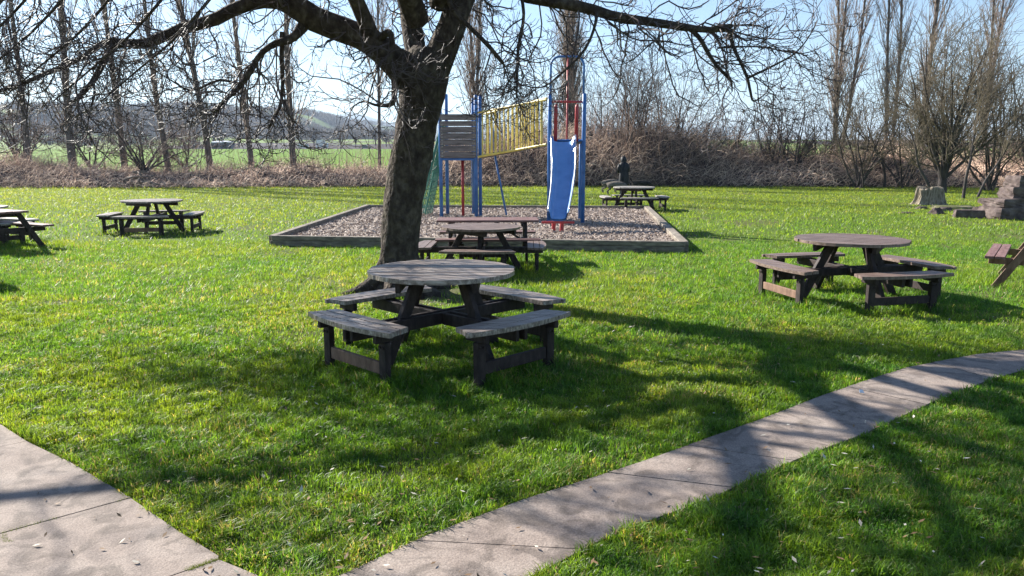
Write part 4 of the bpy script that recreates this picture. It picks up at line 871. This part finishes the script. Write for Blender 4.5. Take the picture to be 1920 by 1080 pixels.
# ------------------------------------------------------------------ far vehicles, barn, far trees
def far_pt(u, y): p = gy(u, y); p.z = float(terrain(p.x, p.y)); return p
white, _, _ = mat('white paint', (.75, .75, .76), .35, .5); dgrey, _, _ = mat('dark car paint', (.10, .11, .13), .3, .5); glass_m, _, _ = mat('window glass', (.02, .025, .03), .1, .6); tyre_m, _, _ = mat('tyre rubber', (.02, .02, .02), .9, .2)
def vehicle(name, u, y, m, prof, roof, label, cat, L, Wd=1.8, wins=()):
    t = thing(name, far_pt(u, y), R(3), label, cat); b = MB(); n = len(prof)
    b.add([(x, -Wd/2, z) for x, z in prof]+[(x, Wd/2, z) for x, z in prof], [tuple(range(n)), tuple(range(n, 2*n))[::-1]]+[(i, (i+1) % n, n+(i+1) % n, n+i) for i in range(n)]); b.build('body', m, t)
    for wn in wins:
        b = MB(); k = len(wn); b.add([(x, -Wd/2-.012, z) for x, z in wn]+[(x, -Wd/2-.004, z) for x, z in wn], [tuple(range(k)), tuple(range(k, 2*k))[::-1]]+[(i, (i+1) % k, k+(i+1) % k, k+i) for i in range(k)]); b.build('window', glass_m, t)
    for x in (-L*.31, L*.31):
        for s in (-1, 1):
            b = MB(); b.tube([(x, s*Wd/2, .33), (x, s*(Wd/2-.2), .33)], .33, 14); b.build('wheel', tyre_m, t)
van = [(-2.2, .3), (2.2, .3), (2.25, .9), (1.7, 1.15), (1.1, 1.85), (-2.1, 1.9), (-2.2, 1.5)]
vehicle('van', 571, 285, white, van, 0, 'white van parked beyond the green field, left of the tall white lorry', 'van', 4.4, 1.9, [[(.3, 1.1), (1.5, 1.1), (1.0, 1.7), (.3, 1.72)]])
lor = [(-2.0, .5), (2.2, .5), (2.25, 1.5), (2.0, 2.3), (1.0, 2.4), (1.0, 3.3), (-1.9, 3.3), (-2.0, 3.2)]
vehicle('lorry', 605, 292, white, lor, 0, 'small tall white lorry parked beyond the green field', 'lorry', 4.4, 2.1, [[(1.2, 1.4), (2.0, 1.4), (1.9, 2.15), (1.2, 2.2)]])
car = [(-2.1, .3), (2.1, .3), (2.15, .7), (1.9, .9), (1.0, 1.0), (.4, 1.45), (-1.1, 1.48), (-1.8, 1.0), (-2.15, .9)]
vehicle('parked_car', 686, 285, dgrey, car, 0, 'dark grey car beyond the green field, right of the white lorry', 'car', 4.2, 1.8, [[(-1.2, 1.0), (.8, 1.0), (.35, 1.38), (-1.0, 1.4)]])
def barn():
    t = thing('barn', far_pt(421, 285), 0, 'low field barn with a pale flat roof beyond the green field', 'barn'); b = MB(); b.box((0, 0, 1.1), (6.6, 5, 2.2)); b.build('wall', M_noise('barn cladding', [(.07,.06,.08),(.12,.10,.13)], 2), t)
    b = MB(); b.add([(-3.6, -2.8, 2.2), (3.6, -2.8, 2.2), (3.6, 2.8, 2.5), (-3.6, 2.8, 2.5), (-3.6, -2.8, 2.45), (3.6, -2.8, 2.45), (3.6, 2.8, 3.0), (-3.6, 2.8, 3.0)], [(0,1,2,3),(4,5,6,7),(0,1,5,4),(1,2,6,5),(2,3,7,6),(3,0,4,7)]); b.build('roof', M_noise('pale roof sheet', [(.45,.47,.55),(.55,.57,.65)], 2), t)
    b = MB(); b.box((1.2, -2.53, 1.0), (1.6, .06, 1.9)); b.build('door', tyre_m, t)
barn()
def far_trees():
    src = spreading('field_tree', 640, 300, 'bare tree standing just right of the white lorry', 'tree', 'bare trees beyond the green field', 9, 1.1, 7, .18, (darktwig_m, darktwig_m), .7, 2.0, .3, .05)
    for c in src.children:
        pass
    spots = [(520, 330, 'bare tree beyond the field, left of the far white van', .9), (590, 360, 'bare tree behind the white lorry', 1.1), (668, 330, 'bare tree just left of the dark grey car', .9), (705, 380, 'bare tree behind the dark grey car', 1.2),
             (725, 340, 'bare tree against the cherry trunk beyond the field', 1.0), (450, 320, 'bare tree right of the field barn', .9), (365, 330, 'bare tree left of the field barn', 1.0), (310, 340, 'bare tree beyond the field behind the low oak', 1.1), (230, 320, 'bare tree beyond the field behind the leaning poplar', 1.1), (150, 300, 'bare tree beyond the field behind the thick poplar', 1.2), (70, 310, 'bare tree beyond the field near the left edge', 1.2)]
    for i, (u, y, lab, s) in enumerate(spots):
        c = copy_tree(src); c['label'] = lab; c.location = far_pt(u, y); c.rotation_euler = (0, 0, i*1.3); c.scale = (s, s, s*.9)
far_trees()
def woodland():
    # a far-off wood on the hill that reads as one mass
    n = 5200; y = rng.uniform(600, 1250, n); x = (rng.uniform(-150, 780, n)-960)/F*y
    keep = ~((x < -400) & (y < 820) & (fbm(x, y, 90, 4) > .45)) & (fbm(x, y, 170, 44) > .36); x, y = x[keep], y[keep]
    n2 = 1500; y2 = rng.uniform(300, 600, n2); x2 = (rng.uniform(-150, 780, n2)-960)/F*y2; kk = fbm(x2, y2, 60, 52) > .64
    n3 = 1600; y3 = rng.uniform(1300, 1900, n3); x3 = (rng.uniform(300, 1500, n3)-960)/F*y3
    x = np.concatenate([x, x2[kk], x3]); y = np.concatenate([y, y2[kk], y3]); n = len(x); z = terrain(x, y); hh = rng.uniform(7, 13, n)*np.where(y < 600, .6, 1)
    k = 34; seg = np.repeat(np.arange(n), k); N = n*k
    P0 = np.stack([x[seg]+rng.normal(0, .22, N)*hh[seg], y[seg]+rng.normal(0, .22, N)*hh[seg], z[seg]+rng.uniform(0, .6, N)*hh[seg]], -1)
    D = np.stack([rng.normal(0, .5, N), rng.normal(0, .5, N), np.ones(N)], -1)
    PT, RD = walk(P0, D, hh[seg]*rng.uniform(.25, .45, N), 3, .1, (0, 0, 0), rng.uniform(.10, .32, N), .04)
    V, Q = tubes(PT, RD, 3); t = np.repeat(rng.random((n, 1)), k, 0); c = (np.array([.035,.026,.03])*(1-t)+np.array([.095,.068,.06])*t)
    tag(npmesh('woodland', V, Q, stick_m, col=np.repeat(np.concatenate([c, np.ones((N, 1))], 1), 9, 0)), 'bare brown woodland covering the distant hillside', 'woodland', kind='stuff')
woodland()
# scrap on the path
b = MB(); g = G(1615, 742); b.add([(g.x-.02, g.y-.01, .03), (g.x+.02, g.y-.005, .024), (g.x+.015, g.y+.02, .04), (g.x-.015, g.y+.012, .045), (g.x-.02, g.y-.01, .027), (g.x+.02, g.y-.005, .021), (g.x+.015, g.y+.02, .037), (g.x-.015, g.y+.012, .042)], [(0,1,2,3),(7,6,5,4),(0,4,5,1),(1,5,6,2),(2,6,7,3),(3,7,4,0)])
tag(b.build('paper_scrap', white), 'tiny white scrap lying at the edge of the footpath', 'litter')
# ------------------------------------------------------------------ haze
def haze():
    b = MB(); b.box((0, 3600, 136.5), (12600, 7400, 275))
    m = bpy.data.materials.new('air'); m.use_nodes = True; nt = m.node_tree; nt.nodes.remove(nt.nodes['Principled BSDF'])
    v = nt.nodes.new('ShaderNodeVolumePrincipled'); v.inputs['Color'].default_value = (.62, .78, 1, 1); v.inputs['Density'].default_value = .00018
    v.inputs['Anisotropy'].default_value = .2
    nt.links.new(v.outputs[0], nt.nodes['Material Output'].inputs['Volume'])
    tag(b.build('haze', m), 'thin blue air haze over the far hills', 'haze', kind='stuff')
haze()
